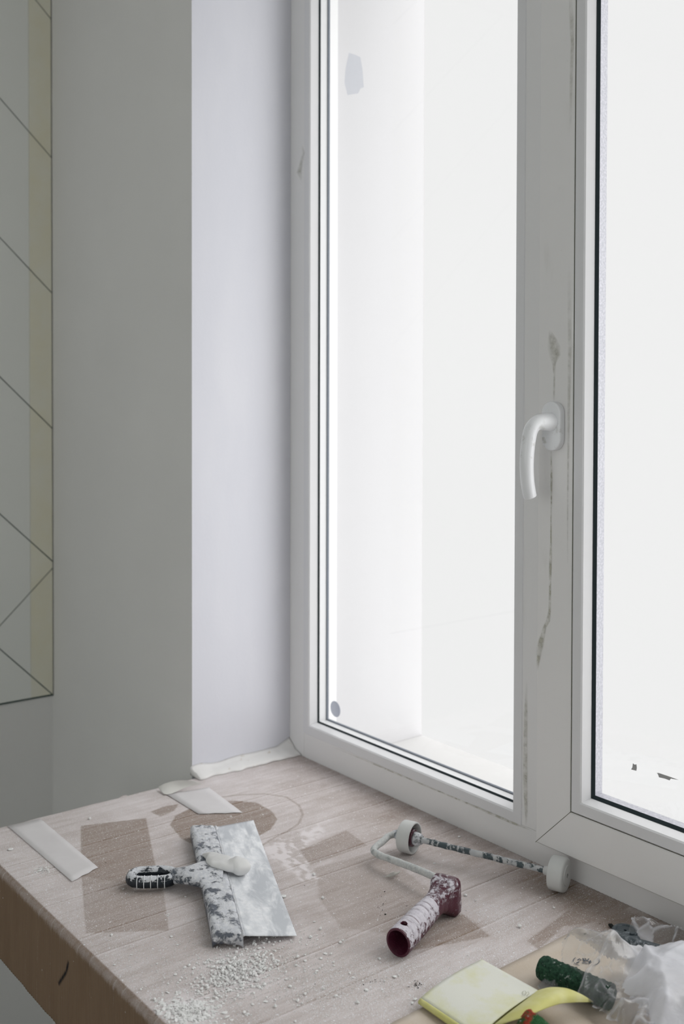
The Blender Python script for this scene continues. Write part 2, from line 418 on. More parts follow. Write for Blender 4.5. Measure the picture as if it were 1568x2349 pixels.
# handle: rosette plate, boss and curved lever
hr = PY_(1272, 977, YS); 
def stadium(cx, cz, w_, h_, y0, y1, mat, name, parent, bev):
    n = 20; v = []
    pts = []
    for i in range(n+1):
        t = math.pi*i/n; pts.append((cx+w_*math.cos(t), cz+h_-w_+w_*math.sin(t)))
    for i in range(n+1):
        t = math.pi+math.pi*i/n; pts.append((cx+w_*math.cos(t), cz-h_+w_+w_*math.sin(t)))
    N = len(pts)
    v = [(x, y0, z) for x, z in pts]+[(x, y1, z) for x, z in pts]
    f = [tuple(range(N)), tuple(range(N, 2*N))[::-1]]+[(i, N+i, N+(i+1) % N, (i+1) % N) for i in range(N)]
    o = mk(name, v, f, mat, parent, True, 0)
    add_mod(o, 'BEVEL', width=bev, segments=3, limit_method='ANGLE', angle_limit=.8)
    return o
HX, HZ = hr.x+.002, hr.z
plate = stadium(HX, HZ, .0165, .0345, YS-.012, YS, M_HANDLE, 'handle_plate', sash, .0022)
for p in plate.data.polygons: p.use_smooth = True
add_mod(plate, 'WEIGHTED_NORMAL')
HB = HZ+.006
path = smooth_path([(HX, YS-.010, HB), (HX, YS-.026, HB), (HX-.0005, YS-.040, HB-.0015), (HX-.0015, YS-.0505, HB-.011), (HX-.002, YS-.0555, HB-.030), (HX-.0025, YS-.0575, HB-.055), (HX-.003, YS-.0555, HB-.080), (HX-.003, YS-.0515, HB-.098), (HX-.003, YS-.0495, HB-.104)], 6)
N = len(path); rad = []
for i in range(N):
    t = i/(N-1); rad.append(.0135-.0035*min(1, t/.28) if t < .28 else .0100-.0012*(t-.28))
rad[-1] = .006; rad[-2] = .0088
gv, gf = sweep(path, rad, 24, up=Vector((1, 0, 0)))
gr = mk('handle_grip', gv, gf, M_HANDLE, sash, True)

def film_mat(name, col, a):
    k = Mat(name); k.t.nodes.remove(k.b)
    df = k.n('ShaderNodeBsdfDiffuse'); df.inputs[0].default_value = (*col, 1); tr = k.n('ShaderNodeBsdfTransparent'); tr.inputs[0].default_value = (.93, .94, .96, 1)
    mx = k.n('ShaderNodeMixShader'); mx.inputs[0].default_value = a; k.t.links.new(tr.outputs[0], mx.inputs[1]); k.t.links.new(df.outputs[0], mx.inputs[2]); k.t.links.new(mx.outputs[0], k.out.inputs[0]); return k.m
# plaster residue and stickers on the glass (own things)
def patch(name, pts, y, mat, th=.0003):
    v = [PY_(a, b, y) for a, b in pts]; n = len(v)
    v2 = [q+Vector((0, -th, 0)) for q in v]
    return mk(name, v+v2, [tuple(range(n)), tuple(range(n, 2*n))[::-1]]+[(i, (i+1) % n, n+(i+1) % n, n+i) for i in range(n)], mat)
pts = []
for i in range(28):
    t = 2*math.pi*i/28; c, s = math.cos(t), math.sin(t); pts.append((769+11*c+2.2*s, 1626.5+18.5*s+1.5*c))
tag(patch('round_sticker', pts, .0195, film_mat('round_sticker', (.50, .53, .62), .55)), 'grey round sticker in the lower left corner of the left window pane', 'sticker')
tag(patch('sticker_residue', [(800, 121), (812, 125), (826, 131), (831, 160), (833, 190), (834, 200), (826, 203), (821, 214), (797, 218), (790, 190), (792, 160)], .0195, film_mat('sticker_residue', (.6, .62, .66), .03)), 'pale translucent sticker residue high on the left window pane', 'sticker')
M_TORN = film_mat('torn_label', (.42, .42, .42), .86)
tag(patch('torn_sticker', [(1451, 1751), (1455, 1754), (1459, 1753), (1460, 1761), (1459, 1768), (1447, 1765), (1450, 1760)], -.0005, M_TORN), 'small grey torn sticker scrap low on the right window pane, the left and tiny one', 'sticker')
tag(patch('torn_sticker', [(1506, 1773), (1510, 1773), (1528, 1779), (1556, 1789), (1538, 1786), (1535, 1790), (1524, 1786), (1511, 1783), (1509, 1777)], -.0005, M_TORN), 'pointed grey torn sticker scrap low on the right window pane, right of the tiny one', 'sticker')

# added window frame around the fill lamp, unseen behind the camera
w2 = struct(empty('added_window', (1.6, YB-.1, 1.0)))
for nm, o in (('frame', ring_profile('frame', [(0, YB-.12), (.07, YB-.12), (.07, YB-.05), (0, YB-.05)], .7, .25, 2.5, 1.7, M_PVC, None)),
              ('mullion', box('mullion', (1.56, YB-.115, .32), (1.64, YB-.055, 1.63), M_PVC)),
              ('glass_pane', box('glass_pane', (.77, YB-.09, .32), (2.43, YB-.089, 1.63), M_GLASS))): adopt(w2, o)

# ------------------------------------------------------------------ ledge and cardboard cover
YF = -.630; XC0 = -.031; XC1 = 1.60
k = Mat('ledge_laminate'); M_LEDGE = k.set((.62, .61, .59), .5, .4)
struct(box('trim_5', (XC0-.001, YF+.012, -.030), (XC1, .0, -.0045), M_LEDGE, bevel=.002))
struct(box('trim_6', (.05, YW-.30, ZF), (XC1-.1, YW, -.030), M_WALL))
def poly_sd(X, Y, poly):
    """signed distance (negative inside) of points to a polygon"""
    d = np.full(X.shape, 1e9); ins = np.zeros(X.shape, bool); n = len(poly)
    for i in range(n):
        x1, y1 = poly[i]; x2, y2 = poly[(i+1) % n]
        ex, ey = x2-x1, y2-y1; L = ex*ex+ey*ey+1e-12
        t = np.clip(((X-x1)*ex+(Y-y1)*ey)/L, 0, 1); dx = X-x1-t*ex; dy = Y-y1-t*ey
        d = np.minimum(d, dx*dx+dy*dy)
        c = ((y1 > Y) != (y2 > Y)) & (X < (x2-x1)*(Y-y1)/(y2-y1+1e-12)+x1); ins ^= c
    d = np.sqrt(d); return np.where(ins, -d, d)
def line_d(X, Y, pts):
    d = np.full(X.shape, 1e9)
    for (x1, y1), (x2, y2) in zip(pts[:-1], pts[1:]):
        ex, ey = x2-x1, y2-y1; L = ex*ex+ey*ey+1e-12
        t = np.clip(((X-x1)*ex+(Y-y1)*ey)/L, 0, 1); d = np.minimum(d, (X-x1-t*ex)**2+(Y-y1-t*ey)**2)
    return np.sqrt(d)
def pl(pts): return [tuple(P(*q)[:2]) for q in pts]
def sst(a, b, x): t = np.clip((x-a)/(b-a), 0, 1); return t*t*(3-2*t)
rng = np.random.default_rng(3)
def vnoise(X, Y, s):
    """smooth value noise on numpy arrays"""
    x = X/s; y = Y/s; xi = np.floor(x).astype(int); yi = np.floor(y).astype(int); fx = x-xi; fy = y-yi
    fx = fx*fx*(3-2*fx); fy = fy*fy*(3-2*fy)
    tab = np.random.default_rng(11).random((256, 256))
    g_ = lambda a, b: tab[a % 256, b % 256]
    return (g_(xi, yi)*(1-fx)+g_(xi+1, yi)*fx)*(1-fy)+(g_(xi, yi+1)*(1-fx)+g_(xi+1, yi+1)*fx)*fy
RES = .0016
FLH = .131                     # height of the hanging front flap
bend = .010
xs = np.arange(XC0, XC1, RES); 
prof = []                       # (y, z, arc) across the top, over the rounded edge and down the flap
yy = np.arange(-.0005, YF+bend, -RES)
prof = [(y, 0.) for y in yy]
for i in range(1, 8):
    t = math.pi/2*i/8; prof.append((YF+bend-bend*math.sin(t), -bend+bend*math.cos(t)))
for z in np.arange(-bend, -FLH, -.0022): prof.append((YF, z))
pr = np.array(prof); X, I = np.meshgrid(xs, np.arange(len(pr))); Yg = pr[I, 0].astype(float); Zg = pr[I, 1].astype(float)
nx, ny = len(xs), len(pr)
top = Zg > -.0005
# dust amount
A = pl([(185, 1895), (335, 1877), (353, 1971), (376, 2053), (387, 2134), (197, 2141), (186, 1994)])
E_ = pl([(390, 1893), (400, 1872), (432, 1856), (480, 1842), (541, 1836), (590, 1842), (622, 1860), (636, 1882), (622, 1903), (594, 1918), (520, 1945), (470, 1945), (418, 1925), (398, 1908)])
ARC = pl([(470, 1833), (506, 1828), (554, 1823), (608, 1821), (656, 1828), (685, 1847), (694, 1868), (685, 1890), (661, 1906), (629, 1922), (600, 1940)])
D_ = pl([(348, 1862), (375, 1850), (410, 1844), (399, 1860), (369, 1873)])
Q1 = pl([(688, 1951), (794, 1905), (842, 1940), (760, 1968), (711, 1985)])
Q2 = pl([(722, 1992), (850, 1955), (925, 1996), (984, 2040), (1050, 2085), (1123, 2147), (1030, 2165), (945, 2180), (880, 2140), (780, 2130), (730, 2060)])
Q3 = pl([(1208, 2158), (1284, 2102), (1334, 2052), (1450, 2075), (1400, 2110), (1290, 2125), (1235, 2178)])
Q4 = pl([(1180, 1985), (1320, 2020), (1568, 2140), (1600, 2230), (1420, 2150), (1300, 2080), (1200, 2030)])
Wt = pl([(600, 1945), (640, 1925), (740, 1890), (760, 1910), (690, 1950), (715, 1985), (740, 2020), (690, 2030), (655, 1990)])
SPK = pl([(905, 2349), (700, 2349), (640, 2260), (760, 2200), (930, 2190), (1125, 2150), (1000, 2060), (1180, 2060), (1240, 2120), (1200, 2165), (1310, 2140), (1260, 2200), (1100, 2250)])
nz = vnoise(X, Yg, .05)*.5+vnoise(X+3, Yg, .02)*.3+vnoise(X, Yg+5, .008)*.2
nst = vnoise(X*1., Yg*.12, .006)*.6+vnoise(X, Yg*.15, .014)*.4           # streaks along the flutes
dust = .52+.26*(nz-.5)+.20*(nst-.5)
dust += .10*sst(.35, 0, X)                                             # left end evenly dusty
dust -= .26*sst(-.18, -.02, Yg)*(1-.3*nz)+.16*sst(.72, .95, X)*sst(-.28, -.10, Yg)                               # cleaner next to the window
edge = .0012
clean = np.zeros_like(X)
def cl(poly, s, e=edge, wob=.0):
    global clean
    d = poly_sd(X, Yg+wob*(nz-.5), poly); clean = np.maximum(clean, s*sst(e, -e, d))
cl(A, .78); cl(E_, .85, .0016, .01); cl(D_, .8, .002, .01); cl(Q1, .55, .0016); cl(Q2, .42, .003, .01); cl(Q3, .7, .002); cl(Q4, .75, .03, .05)
clean = np.maximum(clean, .55*sst(.0032, .001, line_d(X, Yg, ARC)))
lowA = pl([(190, 2010), (378, 2040), (388, 2140), (197, 2145)])
clean *= 1-.25*sst(.002, -.002, poly_sd(X, Yg, lowA))
# triangle bared beside the roller grip
TRI = pl([(985, 2110), (1058, 2095), (1123, 2147), (1030, 2165), (945, 2180)]); cl(TRI, .75, .0012)
dust = dust*(1-clean*.9)+.12*top
dust += .38*sst(.006, -.012, poly_sd(X+.02*(nz-.5), Yg+.03*(nz-.5), Wt))*sst(.35, .62, vnoise(X*.6, Yg*1.0, .005)*.5+nz*.5)
heap1 = tuple(P(540, 2232)[:2]); heap2 = tuple(P(440, 2318)[:2])
dust += .35*np.exp(-(((X-heap1[0])/.05)**2+((Yg-heap1[1])/.04)**2))+.5*np.exp(-(((X-heap2[0])/.03)**2+((Yg-heap2[1])/.02)**2))
spk = .18+.62*sst(.01, -.03, poly_sd(X, Yg, SPK))*(1-clean)+.30*sst(-.40, -.62, Yg)*(1-clean)
# fold lines along the flutes
hgt = np.zeros_like(X)
def crease(px, py, s, wd=.0016):
    global hgt, dust
    x0 = P(px, py).x; dd_ = (X-x0-.004*(vnoise(X*0, Yg, .1)-.5))
    w9 = 1.5 if s > .001 else 1.; hgt -= s*np.exp(-(dd_/wd)**2); hgt += .5*s*np.exp(-((dd_-.003)/wd)**2); dust += w9*(.14*np.exp(-((dd_-.003)/.0015)**2)-.25*np.exp(-(dd_/.0013)**2))
for (a, b, s) in ((886, 2114, .0019), (330, 2010, .0004), (420, 2120, .0004), (120, 1960, .0004), (610, 2010, .0005), (1090, 2130, .0004), (820, 1790, .0004)): crease(a, b, s)
flap = ~top
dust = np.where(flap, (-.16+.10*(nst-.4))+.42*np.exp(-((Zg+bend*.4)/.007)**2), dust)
for x0 in np.linspace(.10, .62, 14):
    xx = x0+.006*rng.standard_normal(); dust = np.where(flap, dust+.20*np.exp(-((X-xx-.03*(Zg))/.0009)**2), dust)
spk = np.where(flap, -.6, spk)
ink = sst(.0030, .0014, line_d(X, Zg*1., [tuple((lambda q: (q.x, q.z))(PY_(a, b, YF))) for a, b in ((157, 2208), (152, 2230), (136, 2256))])) * flap
# relief: fine flutes, slight buckling
hgt += .00022*np.sin(X/.0068*2*math.pi)*top + .0012*(vnoise(X, Yg*.5, .12)-.5)*top*sst(0, -.02, Yg)
Zv = Zg+hgt*top
Yv = Yg - np.where(flap, .00035*np.sin(X/.0068*2*math.pi)+.004*(vnoise(X, Zg, .09)-.5)*np.clip(-Zg/.05, 0, 1), 0)
Xv = X.copy()
wig = (vnoise(X*0+1, Yg, .03)-.5)*.004
Xv[:, 0] += wig[:, 0]
Zv[-1, :] += .003*(vnoise(X, Zg, .02)[-1, :]-.5)
co = np.stack([Xv, Yv, Zv], -1).reshape(-1, 3)
idx = np.arange(nx*ny).reshape(ny, nx)
quads = np.stack([idx[:-1, :-1], idx[1:, :-1], idx[1:, 1:], idx[:-1, 1:]], -1).reshape(-1, 4)
def np_mesh(name, co, quads, attrs, mat):
    me = bpy.data.meshes.new(name); me.vertices.add(len(co)); me.vertices.foreach_set('co', co.ravel().astype('f4'))
    me.loops.add(quads.size); me.loops.foreach_set('vertex_index', quads.ravel().astype('i4'))
    me.polygons.add(len(quads)); me.polygons.foreach_set('loop_start', np.arange(0, quads.size, 4, dtype='i4'))
    me.polygons.foreach_set('use_smooth', np.ones(len(quads), bool))
    me.update(calc_edges=True)
    for n_, a in attrs.items():
        at = me.attributes.new(n_, 'FLOAT', 'POINT'); at.data.foreach_set('value', np.ascontiguousarray(a.ravel(), dtype='f4'))
    me.materials.append(mat); o = bpy.data.objects.new(name, me); COL.objects.link(o); return o
k = Mat('dusty_cardboard')
fib = k.noise(60, 5, .65, k.coord((1, .12, .12))); fine = k.noise(900, 3, .7)
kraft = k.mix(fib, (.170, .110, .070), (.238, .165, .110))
du = k.attr('dust'); sp = k.attr('spk')
scr = k.noise(110, 4, .7, k.coord((1.0, .10, 1)))
amt = k.math('ADD', du, k.ramp(scr, .3, .75, -.09, .11)); amt = k.math('ADD', amt, k.ramp(fine, .3, .7, -.12, .12))
amt = k.n('ShaderNodeClamp').outputs[0] if False else k.ramp(amt, 0., 1., 0., 1.)
v1 = k.voro(420); n1 = k.noise(260, 2)
dots = k.math('MULTIPLY', k.ramp(v1, .34, .20), k.math('GREATER_THAN', k.math('ADD', k.noise(800, 1), k.math('MULTIPLY', sp, .34)), .60))
v2 = k.voro(130); dots2 = k.math('MULTIPLY', k.ramp(v2, .17, .11), k.math('GREATER_THAN', k.math('ADD', k.noise(90, 1), k.math('MULTIPLY', sp, .16)), .60))
v3 = k.voro(800); dots3 = k.math('MULTIPLY', k.ramp(v3, .5, .25), k.math('MULTIPLY', sp, .55))
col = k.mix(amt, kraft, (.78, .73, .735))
col = k.mix(k.math('MAXIMUM', dots, k.math('MAXIMUM', dots2, dots3)), col, (.80, .80, .82))
dk = k.math('MULTIPLY', k.ramp(k.voro(45), .06, .04), k.math('GREATER_THAN', k.noise(31, 1), .62))
col = k.mix(k.math('MULTIPLY', dk, .8), col, (.04, .035, .03))
col = k.mix(k.attr('ink'), col, (.012, .012, .014))
hb = k.math('ADD', k.math('MULTIPLY', dots, 1.0), k.math('MULTIPLY', fine, .4)); k.bump(hb, .5, .0006)
M_CARD = k.set(col, .85, .15)
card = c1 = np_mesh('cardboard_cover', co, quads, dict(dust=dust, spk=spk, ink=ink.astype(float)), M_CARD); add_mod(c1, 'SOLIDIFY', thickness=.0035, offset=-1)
card['label'] = 'dusty brown corrugated cardboard sheet covering the window ledge, front edge folded down'; card['category'] = 'cardboard'
# filler bead along the foot of the reveal
def strip_mesh(name, path, halfw, th, mat, lift=None, n=6, smooth=True):
    """ribbon: path = list of (left point, right point)"""
    v, f = [], []; m_ = len(path)
    for a, b in path:
        a, b = Vector(a), Vector(b)
        for i in range(n+1): v.append(a.lerp(b, i/n))
    for j in range(m_-1):
        for i in range(n): f.append((j*(n+1)+i, j*(n+1)+i+1, (j+1)*(n+1)+i+1, (j+1)*(n+1)+i))
    o = mk(name, v, f, mat, None, smooth)
    if th: add_mod(o, 'SOLIDIFY', thickness=th, offset=0)
    return o
k = Mat('old_filler'); M_FILL = k.set(k.mix(k.ramp(k.noise(55, 4), .60, .75), (.80, .79, .78), (.50, .43, .32)), .8, .2); 
fv, ff = [], []
NF = 70
for i in range(NF+1):
    t = i/NF; y = YW-.004+(abs(YW)+.003)*t
    w1 = noise.noise(Vector((0, y*22, 0))); w2 = noise.noise(Vector((5, y*40, 0))); w3 = noise.noise(Vector((2, y*90, 3)))
    hz = .011+.005*w1+.012*max(0, t-.85)/.15; ex = -.022+.007*w2+.006*t
    sec = [(XRV, hz+.003), (XRV+.004, hz), (XRV+.012, hz*.72+.002*w3), (XRV+.020, .008+.003*w2), (ex, .0045+.0015*w3), (ex+.0035, .0025), (ex+.004, .0003), (XRV, .0003)]
    for (x_, z_) in sec: fv.append((x_, y, z_))
for i in range(NF):
    for q in range(8): ff.append((i*8+q, i*8+(q+1) % 8, (i+1)*8+(q+1) % 8, (i+1)*8+q))
ff.append(tuple(range(8))[::-1]); ff.append(tuple(NF*8+q for q in range(8)))
tag(mk('filler_strip', fv, ff, M_FILL, None, True), 'lumpy off-white filler strip along the foot of the bright window reveal', 'filler')

# masking tape strips
k = Mat('masking_tape'); tv = k.noise(25, 4); tf = k.ramp(k.noise(120, 3), .62, .70)
k.b.inputs['Alpha'].default_value = .80
M_TAPE = k.set(k.mix(k.ramp(tv, .35, .7), (.80, .775, .785), (.85, .83, .84)), .6, .3)
def tape(name, quad, label, nl=14, nw=5, rag=.002, th=.0002, wav=.0006):
    a, b, c, d = [P(*q, .0012) for q in quad]   # a-b start edge, d-c end edge
    v, f = [], []
    for j in range(nl+1):
        t = j/nl
        for i in range(nw+1):
            s = i/nw; q = a.lerp(d, t).lerp(b.lerp(c, t), s)
            e = noise.noise(Vector((s*4, t*2, len(name))))*rag if j in (0, nl) else 0
            q = q+(d-a).normalized()*e*2.5+Vector((0, 0, abs(noise.noise(Vector((q.x*50, q.y*50, 2))))*wav))
            v.append(q)
    for j in range(nl):
        for i in range(nw): f.append((j*(nw+1)+i, j*(nw+1)+i+1, (j+1)*(nw+1)+i+1, (j+1)*(nw+1)+i))
    o = mk(name, v, f, M_TAPE, None, True); add_mod(o, 'SOLIDIFY', thickness=th, offset=0)
    return tag(o, label, 'tape')
tape('masking_tape', [(18, 1895), (92, 1878), (225, 1990), (165, 2022)], 'pale masking tape strip stuck across the left end of the cardboard')
tape('masking_tape', [(382, 1822), (478, 1806), (556, 1864), (455, 1867)], 'pale masking tape strip on the cardboard below the wall corner')
# crumpled tape end curling up at the wall corner
v, f = [], []
row = [((360, 1806, .004), (375, 1824, .001)), ((372, 1798, .012), (392, 1822, .002)), ((392, 1793, .016), (412, 1812, .004)), ((412, 1789, .020), (436, 1804, .006)), ((430, 1789, .021), (455, 1802, .004)), ((446, 1791, .016), (466, 1798, .004))]
o = strip_mesh('curled_tape', [(P(*a), P(*b)) for a, b in row], 0, .0005, plain('tape_paper', (.70, .69, .66), .7, .2), n=5)
for vv in o.data.vertices: vv.co.z += .0025*noise.noise(vv.co*90)
add_mod(o, 'SUBSURF', levels=1, render_levels=1)
tag(o, 'crumpled curling end of paper tape at the foot of the wall corner', 'tape')

# ------------------------------------------------------------------ putty knife
def plastered(name, dark, lo=.42, hi=.5, scale=55, light=(.70, .71, .73), rough_dark=.35, bump=.8, up=False, stretch=(1, 1, 1)):
    k = Mat(name); n1 = k.noise(scale, 6, .68, k.coord(stretch))
    if up:
        ge = k.n('ShaderNodeNewGeometry'); sx_ = k.n('ShaderNodeSeparateXYZ'); k.t.links.new(ge.outputs['True Normal'], sx_.inputs[0])
        n1 = k.math('ADD', n1, k.ramp(sx_.outputs[2], 0., .9, -up, up*.35))
    f_ = k.ramp(n1, lo, hi)
    l2 = k.mix(k.ramp(k.noise(scale*3.3, 4, .6), .45, .62), (light[0]*.86, light[1]*.87, light[2]*.9), light)
    k.bump(k.math('ADD', f_, k.noise(400, 3)), bump, .0012)
    return k.set(k.mix(f_, dark, l2), k.ramp(f_, 0, 1, rough_dark, .85), .4)
M_SPINE = plastered('plastered_grey_plastic', (.12, .135, .165), .42, .50, 48, up=.045)
M_KHAND = plastered('plastered_black_handle', (.012, .018, .026), .48, .53, 95, up=.20)
M_KNECK = plastered('plastered_neck', (.08, .095, .12), .40, .48, 75, up=.08)
k = Mat('plastered_blade'); f1 = k.ramp(k.noise(38, 6, .62, k.coord2(.449, (.38, 1., 1)), .5), .40, .56); f2 = k.ramp(k.noise(90, 5, .65), .45, .6)
k.bump(k.math('ADD', k.noise(60, 4), k.math('MULTIPLY', k.noise(350, 3), .3)), .35, .0012)
M_BLADE = k.set(k.mix(f1, (.52, .545, .58), k.mix(f2, (.76, .78, .81), (.86, .87, .89))), k.ramp(f1, 0, 1, .35, .7), .4)
kn = empty('putty_knife', (.35, -.43, 0))
Z1 = .0215
S0, S1, S2, S3 = P(436, 1890, Z1), P(487, 2136, Z1), P(558, 2134, Z1+.0015), P(494, 1888, Z1+.0015)
def gridquad(a, b, c, d, nu, nv, zt=0, amp=0, sc=60, thick=None, curve=None):
    """top surface between a(u0v0) b(u1v0) c(u1v1) d(u0v1) and a bottom; closed"""
    v, f = [], []
    for j in range(nv+1):
        for i in range(nu+1):
            u, t = i/nu, j/nv; q = a.lerp(b, u).lerp(d.lerp(c, u), t)
            if curve: q = q+Vector((0, 0, curve(u, t)))
            if amp: q = q+Vector((0, 0, amp*noise.noise(q*sc)+amp*.6*noise.noise(q*sc*3)))
            v.append(q)
    n = len(v); 
    for q in list(v): v.append(q+Vector((0, 0, -thick)))
    I_ = lambda i, j, o_=0: o_+j*(nu+1)+i
    for j in range(nv):
        for i in range(nu):
            f.append((I_(i, j), I_(i+1, j), I_(i+1, j+1), I_(i, j+1))); f.append((I_(i, j+1, n), I_(i+1, j+1, n), I_(i+1, j, n), I_(i, j, n)))
    for i in range(nu): f.append((I_(i, 0, n), I_(i+1, 0, n), I_(i+1, 0), I_(i, 0))); f.append((I_(i+1, nv, n), I_(i, nv, n), I_(i, nv), I_(i+1, nv)))
    for j in range(nv): f.append((I_(0, j+1, n), I_(0, j, n), I_(0, j), I_(0, j+1))); f.append((I_(nu, j, n), I_(nu, j+1, n), I_(nu, j+1), I_(nu, j)))
    return v, f
# spine: thick bar, flattened round, crusted
def spine_curve(u, t): return -.0045*(abs(2*t-1)**9)-.0025*(abs(2*u-1)**30)-.0035*max(0, t-.45)
sv, sf = gridquad(S0, S1, S2, S3, 150, 18, amp=.0011, sc=130, thick=.014, curve=spine_curve)
o = mk('spine', sv, sf, M_SPINE, None, True); adopt(kn, o)
# ridge along the joint between spine and blade
r0, r1 = S3+Vector((0, 0, -.0062)), S2+Vector((0, 0, -.0062))
rp = [r0.lerp(r1, i/60) for i in range(61)]
rv, rf = sweep(rp, [.0016+.0009*noise.noise(Vector((i*.5, 1, 0))) for i in range(61)], 8, wob=.002)
o = mk('joint_ridge', rv, rf, plastered('plaster_ridge', (.5, .5, .5), .3, .5, 60), None, True); adopt(kn, o)
B0, B1 = P(581, 1881, .004), P(680.5, 2146, .0045)
bv, bf = gridquad(S3+Vector((0, 0, -.006)), S2+Vector((0, 0, -.006)), B1, B0, 60, 16, amp=.0004, sc=70, thick=.0012, curve=lambda u, t: .0035*math.sin(t*math.pi)*(.6+.4*u)*.0 - .0012*math.sin(u*math.pi)*t)
o = mk('blade', bv, bf, M_BLADE, None, True); adopt(kn, o)
bl = o
# neck: wedge from spine to handle
mid = S0.lerp(S1, .5)
n0 = P(470, 2006, .018); n1 = P(438, 2006, .0185); n2 = P(412, 2008, .015)
nk = smooth_path([P(512, 2008, .016), n0, n1, n2, P(396, 2010, .013)], 6)
N = len(nk); rr = [(.050*(1-t)**2.2+.0125) if (t := i/(N-1)) < 1 else .0125 for i in range(N)]
rr = [min(r, .036) for r in rr]
v, f = [], []
for i, p in enumerate(nk):
    s, u = frame_of(nk[min(i+1, N-1)]-nk[max(i-1, 0)])
    for kx in range(20):
        t = 2*math.pi*kx/20; q = p+s*math.copysign(abs(math.cos(t))**.8, math.cos(t))*rr[i]+Vector((0, 0, 1))*math.sin(t)*.0098
        q += (q-p).normalized()*.0012*noise.noise(q*120); v.append(q)
for i in range(N-1):
    for kx in range(20): f.append((i*20+kx, i*20+(kx+1) % 20, (i+1)*20+(kx+1) % 20, (i+1)*20+kx))
f.append(tuple(range(20))[::-1]); f.append(tuple((N-1)*20+q for q in range(20)))
o = mk('neck', v, f, M_KNECK, None, True); adopt(kn, o)
# loop handle
ha = P(404, 2010, .012); hb_ = P(288, 2013, .012); ax = (hb_-ha); L = ax.length; ax.normalize(); sd = ax.cross(Vector((0, 0, 1))).normalized()
lp = []
W_ = .0158; rt = .0074
for i in range(44):
    t = 2*math.pi*i/44; c, s = math.cos(t), math.sin(t)
    ex = math.copysign(abs(c)**.55, c); es = math.copysign(abs(s)**.9, s)
    lp.append(ha+ax*(L/2-.002)+ax*ex*(L/2-rt+.002)+sd*es*W_)
hv, hf = sweep(lp, rt, 18, closed=True, flat=1.12, wob=.0007, wobf=150)
hd = mk('handle', hv, hf, M_KHAND, None, True); adopt(kn, hd); hd['label'] = 'black looped handle crusted with plaster'
# raised plaster rings in the grooves of the handle
for j in range(5):
    t = .20+j*.135
    for sgn in (-1,):
        c0 = ha+ax*(L*t)+sd*sgn*W_*1.0
        rg = [c0+(sd*math.cos(q)+Vector((0, 0, 1))*1.12*math.sin(q))*(rt+.0002) for q in [2*math.pi*i/22 for i in range(22)]]
        v, f = sweep(rg, .00065, 6, closed=True, up=ax); o = mk('plaster_ring', v, f, plain('dry_plaster', (.70, .71, .73), .8, .2) if 'dry_plaster' not in bpy.data.materials else bpy.data.materials['dry_plaster'], None, True)
        o.parent = hd
# lump of putty lying on the knife
M_PUTTY = None
k = Mat('wet_putty'); k.bump(k.noise(90, 4), .3, .001); M_PUTTY = k.set(k.mix(k.noise(20, 3), (.66, .66, .655), (.76, .76, .755)), .55, .35)
bm = bmesh.new()
def blob(c, rx, ry, rz, rot=0, seed=0, amp=.25, sub=4, sc=1.2):
    b2 = bmesh.new(); bmesh.ops.create_icosphere(b2, subdivisions=sub, radius=1)
    R_ = Matrix.Rotation(rot, 3, 'Z')
    for vt in b2.verts:
        nn_ = vt.co.normalized(); k_ = 1+amp*noise.noise(nn_*sc+Vector((seed, seed, 0)))+amp*.4*noise.noise(nn_*sc*3+Vector((seed, 0, 9)))
        q = Vector((nn_.x*rx, nn_.y*ry, nn_.z*rz))*k_; vt.co = Vector(c)+R_ @ q
    me = bpy.data.meshes.new('t'); b2.to_mesh(me); b2.free(); return me
pa = P(500, 1967, .031); pb = P(545, 1984, .030); pc = P(476, 1963, .027); dr = (pb-pa); ang = math.atan2(dr.y, dr.x)
# smear: tapered ribbon of putty with a thick folded end
pp = smooth_path([P(464, 1960, .0245), P(484, 1965, .0260), P(503, 1975, .029), P(520, 1984, .0285), P(535, 1986, .027), P(552, 1986, .0255), P(566, 1984, .022)], 6)
N = len(pp); v, f = [], []
wd = [.0008, .006, .015, .0185, .0125, .0125, .0155, .014, .006]
for i, p in enumerate(pp):
    t = i/(N-1); a_ = t*(len(wd)-1); j_ = min(int(a_), len(wd)-2); r = wd[j_]*(1-a_+j_)+wd[j_+1]*(a_-j_)
    s, u = frame_of(pp[min(i+1, N-1)]-pp[max(i-1, 0)])
    for kx in range(20):
        th = 2*math.pi*kx/20; hh = (.0025+.006*min(1, t*2.2))*(1+.35*math.sin(t*9.5+.4))
        q = p+s*math.cos(th)*r+Vector((0, 0, 1))*math.sin(th)*min(r, hh)*(1+.12*math.sin(th*2+t*5)); q += Vector((0, 0, 1))*.0018*noise.noise(q*90)
        v.append(q)
for i in range(N-1):
    for kx in range(20): f.append((i*20+kx, i*20+(kx+1) % 20, (i+1)*20+(kx+1) % 20, (i+1)*20+kx))
f.append(tuple(range(20))[::-1]); f.append(tuple((N-1)*20+q for q in range(20)))
o = mk('putty_lump', v, f, M_PUTTY, None, True); add_mod(o, 'SUBSURF', levels=1, render_levels=1)
tag(o, 'smooth white lump of fresh putty lying on the wide putty knife', 'putty')
kn['label'] = 'wide putty knife with black looped handle, crusted with white plaster, lying on the cardboard'; kn['category'] = 'putty knife'

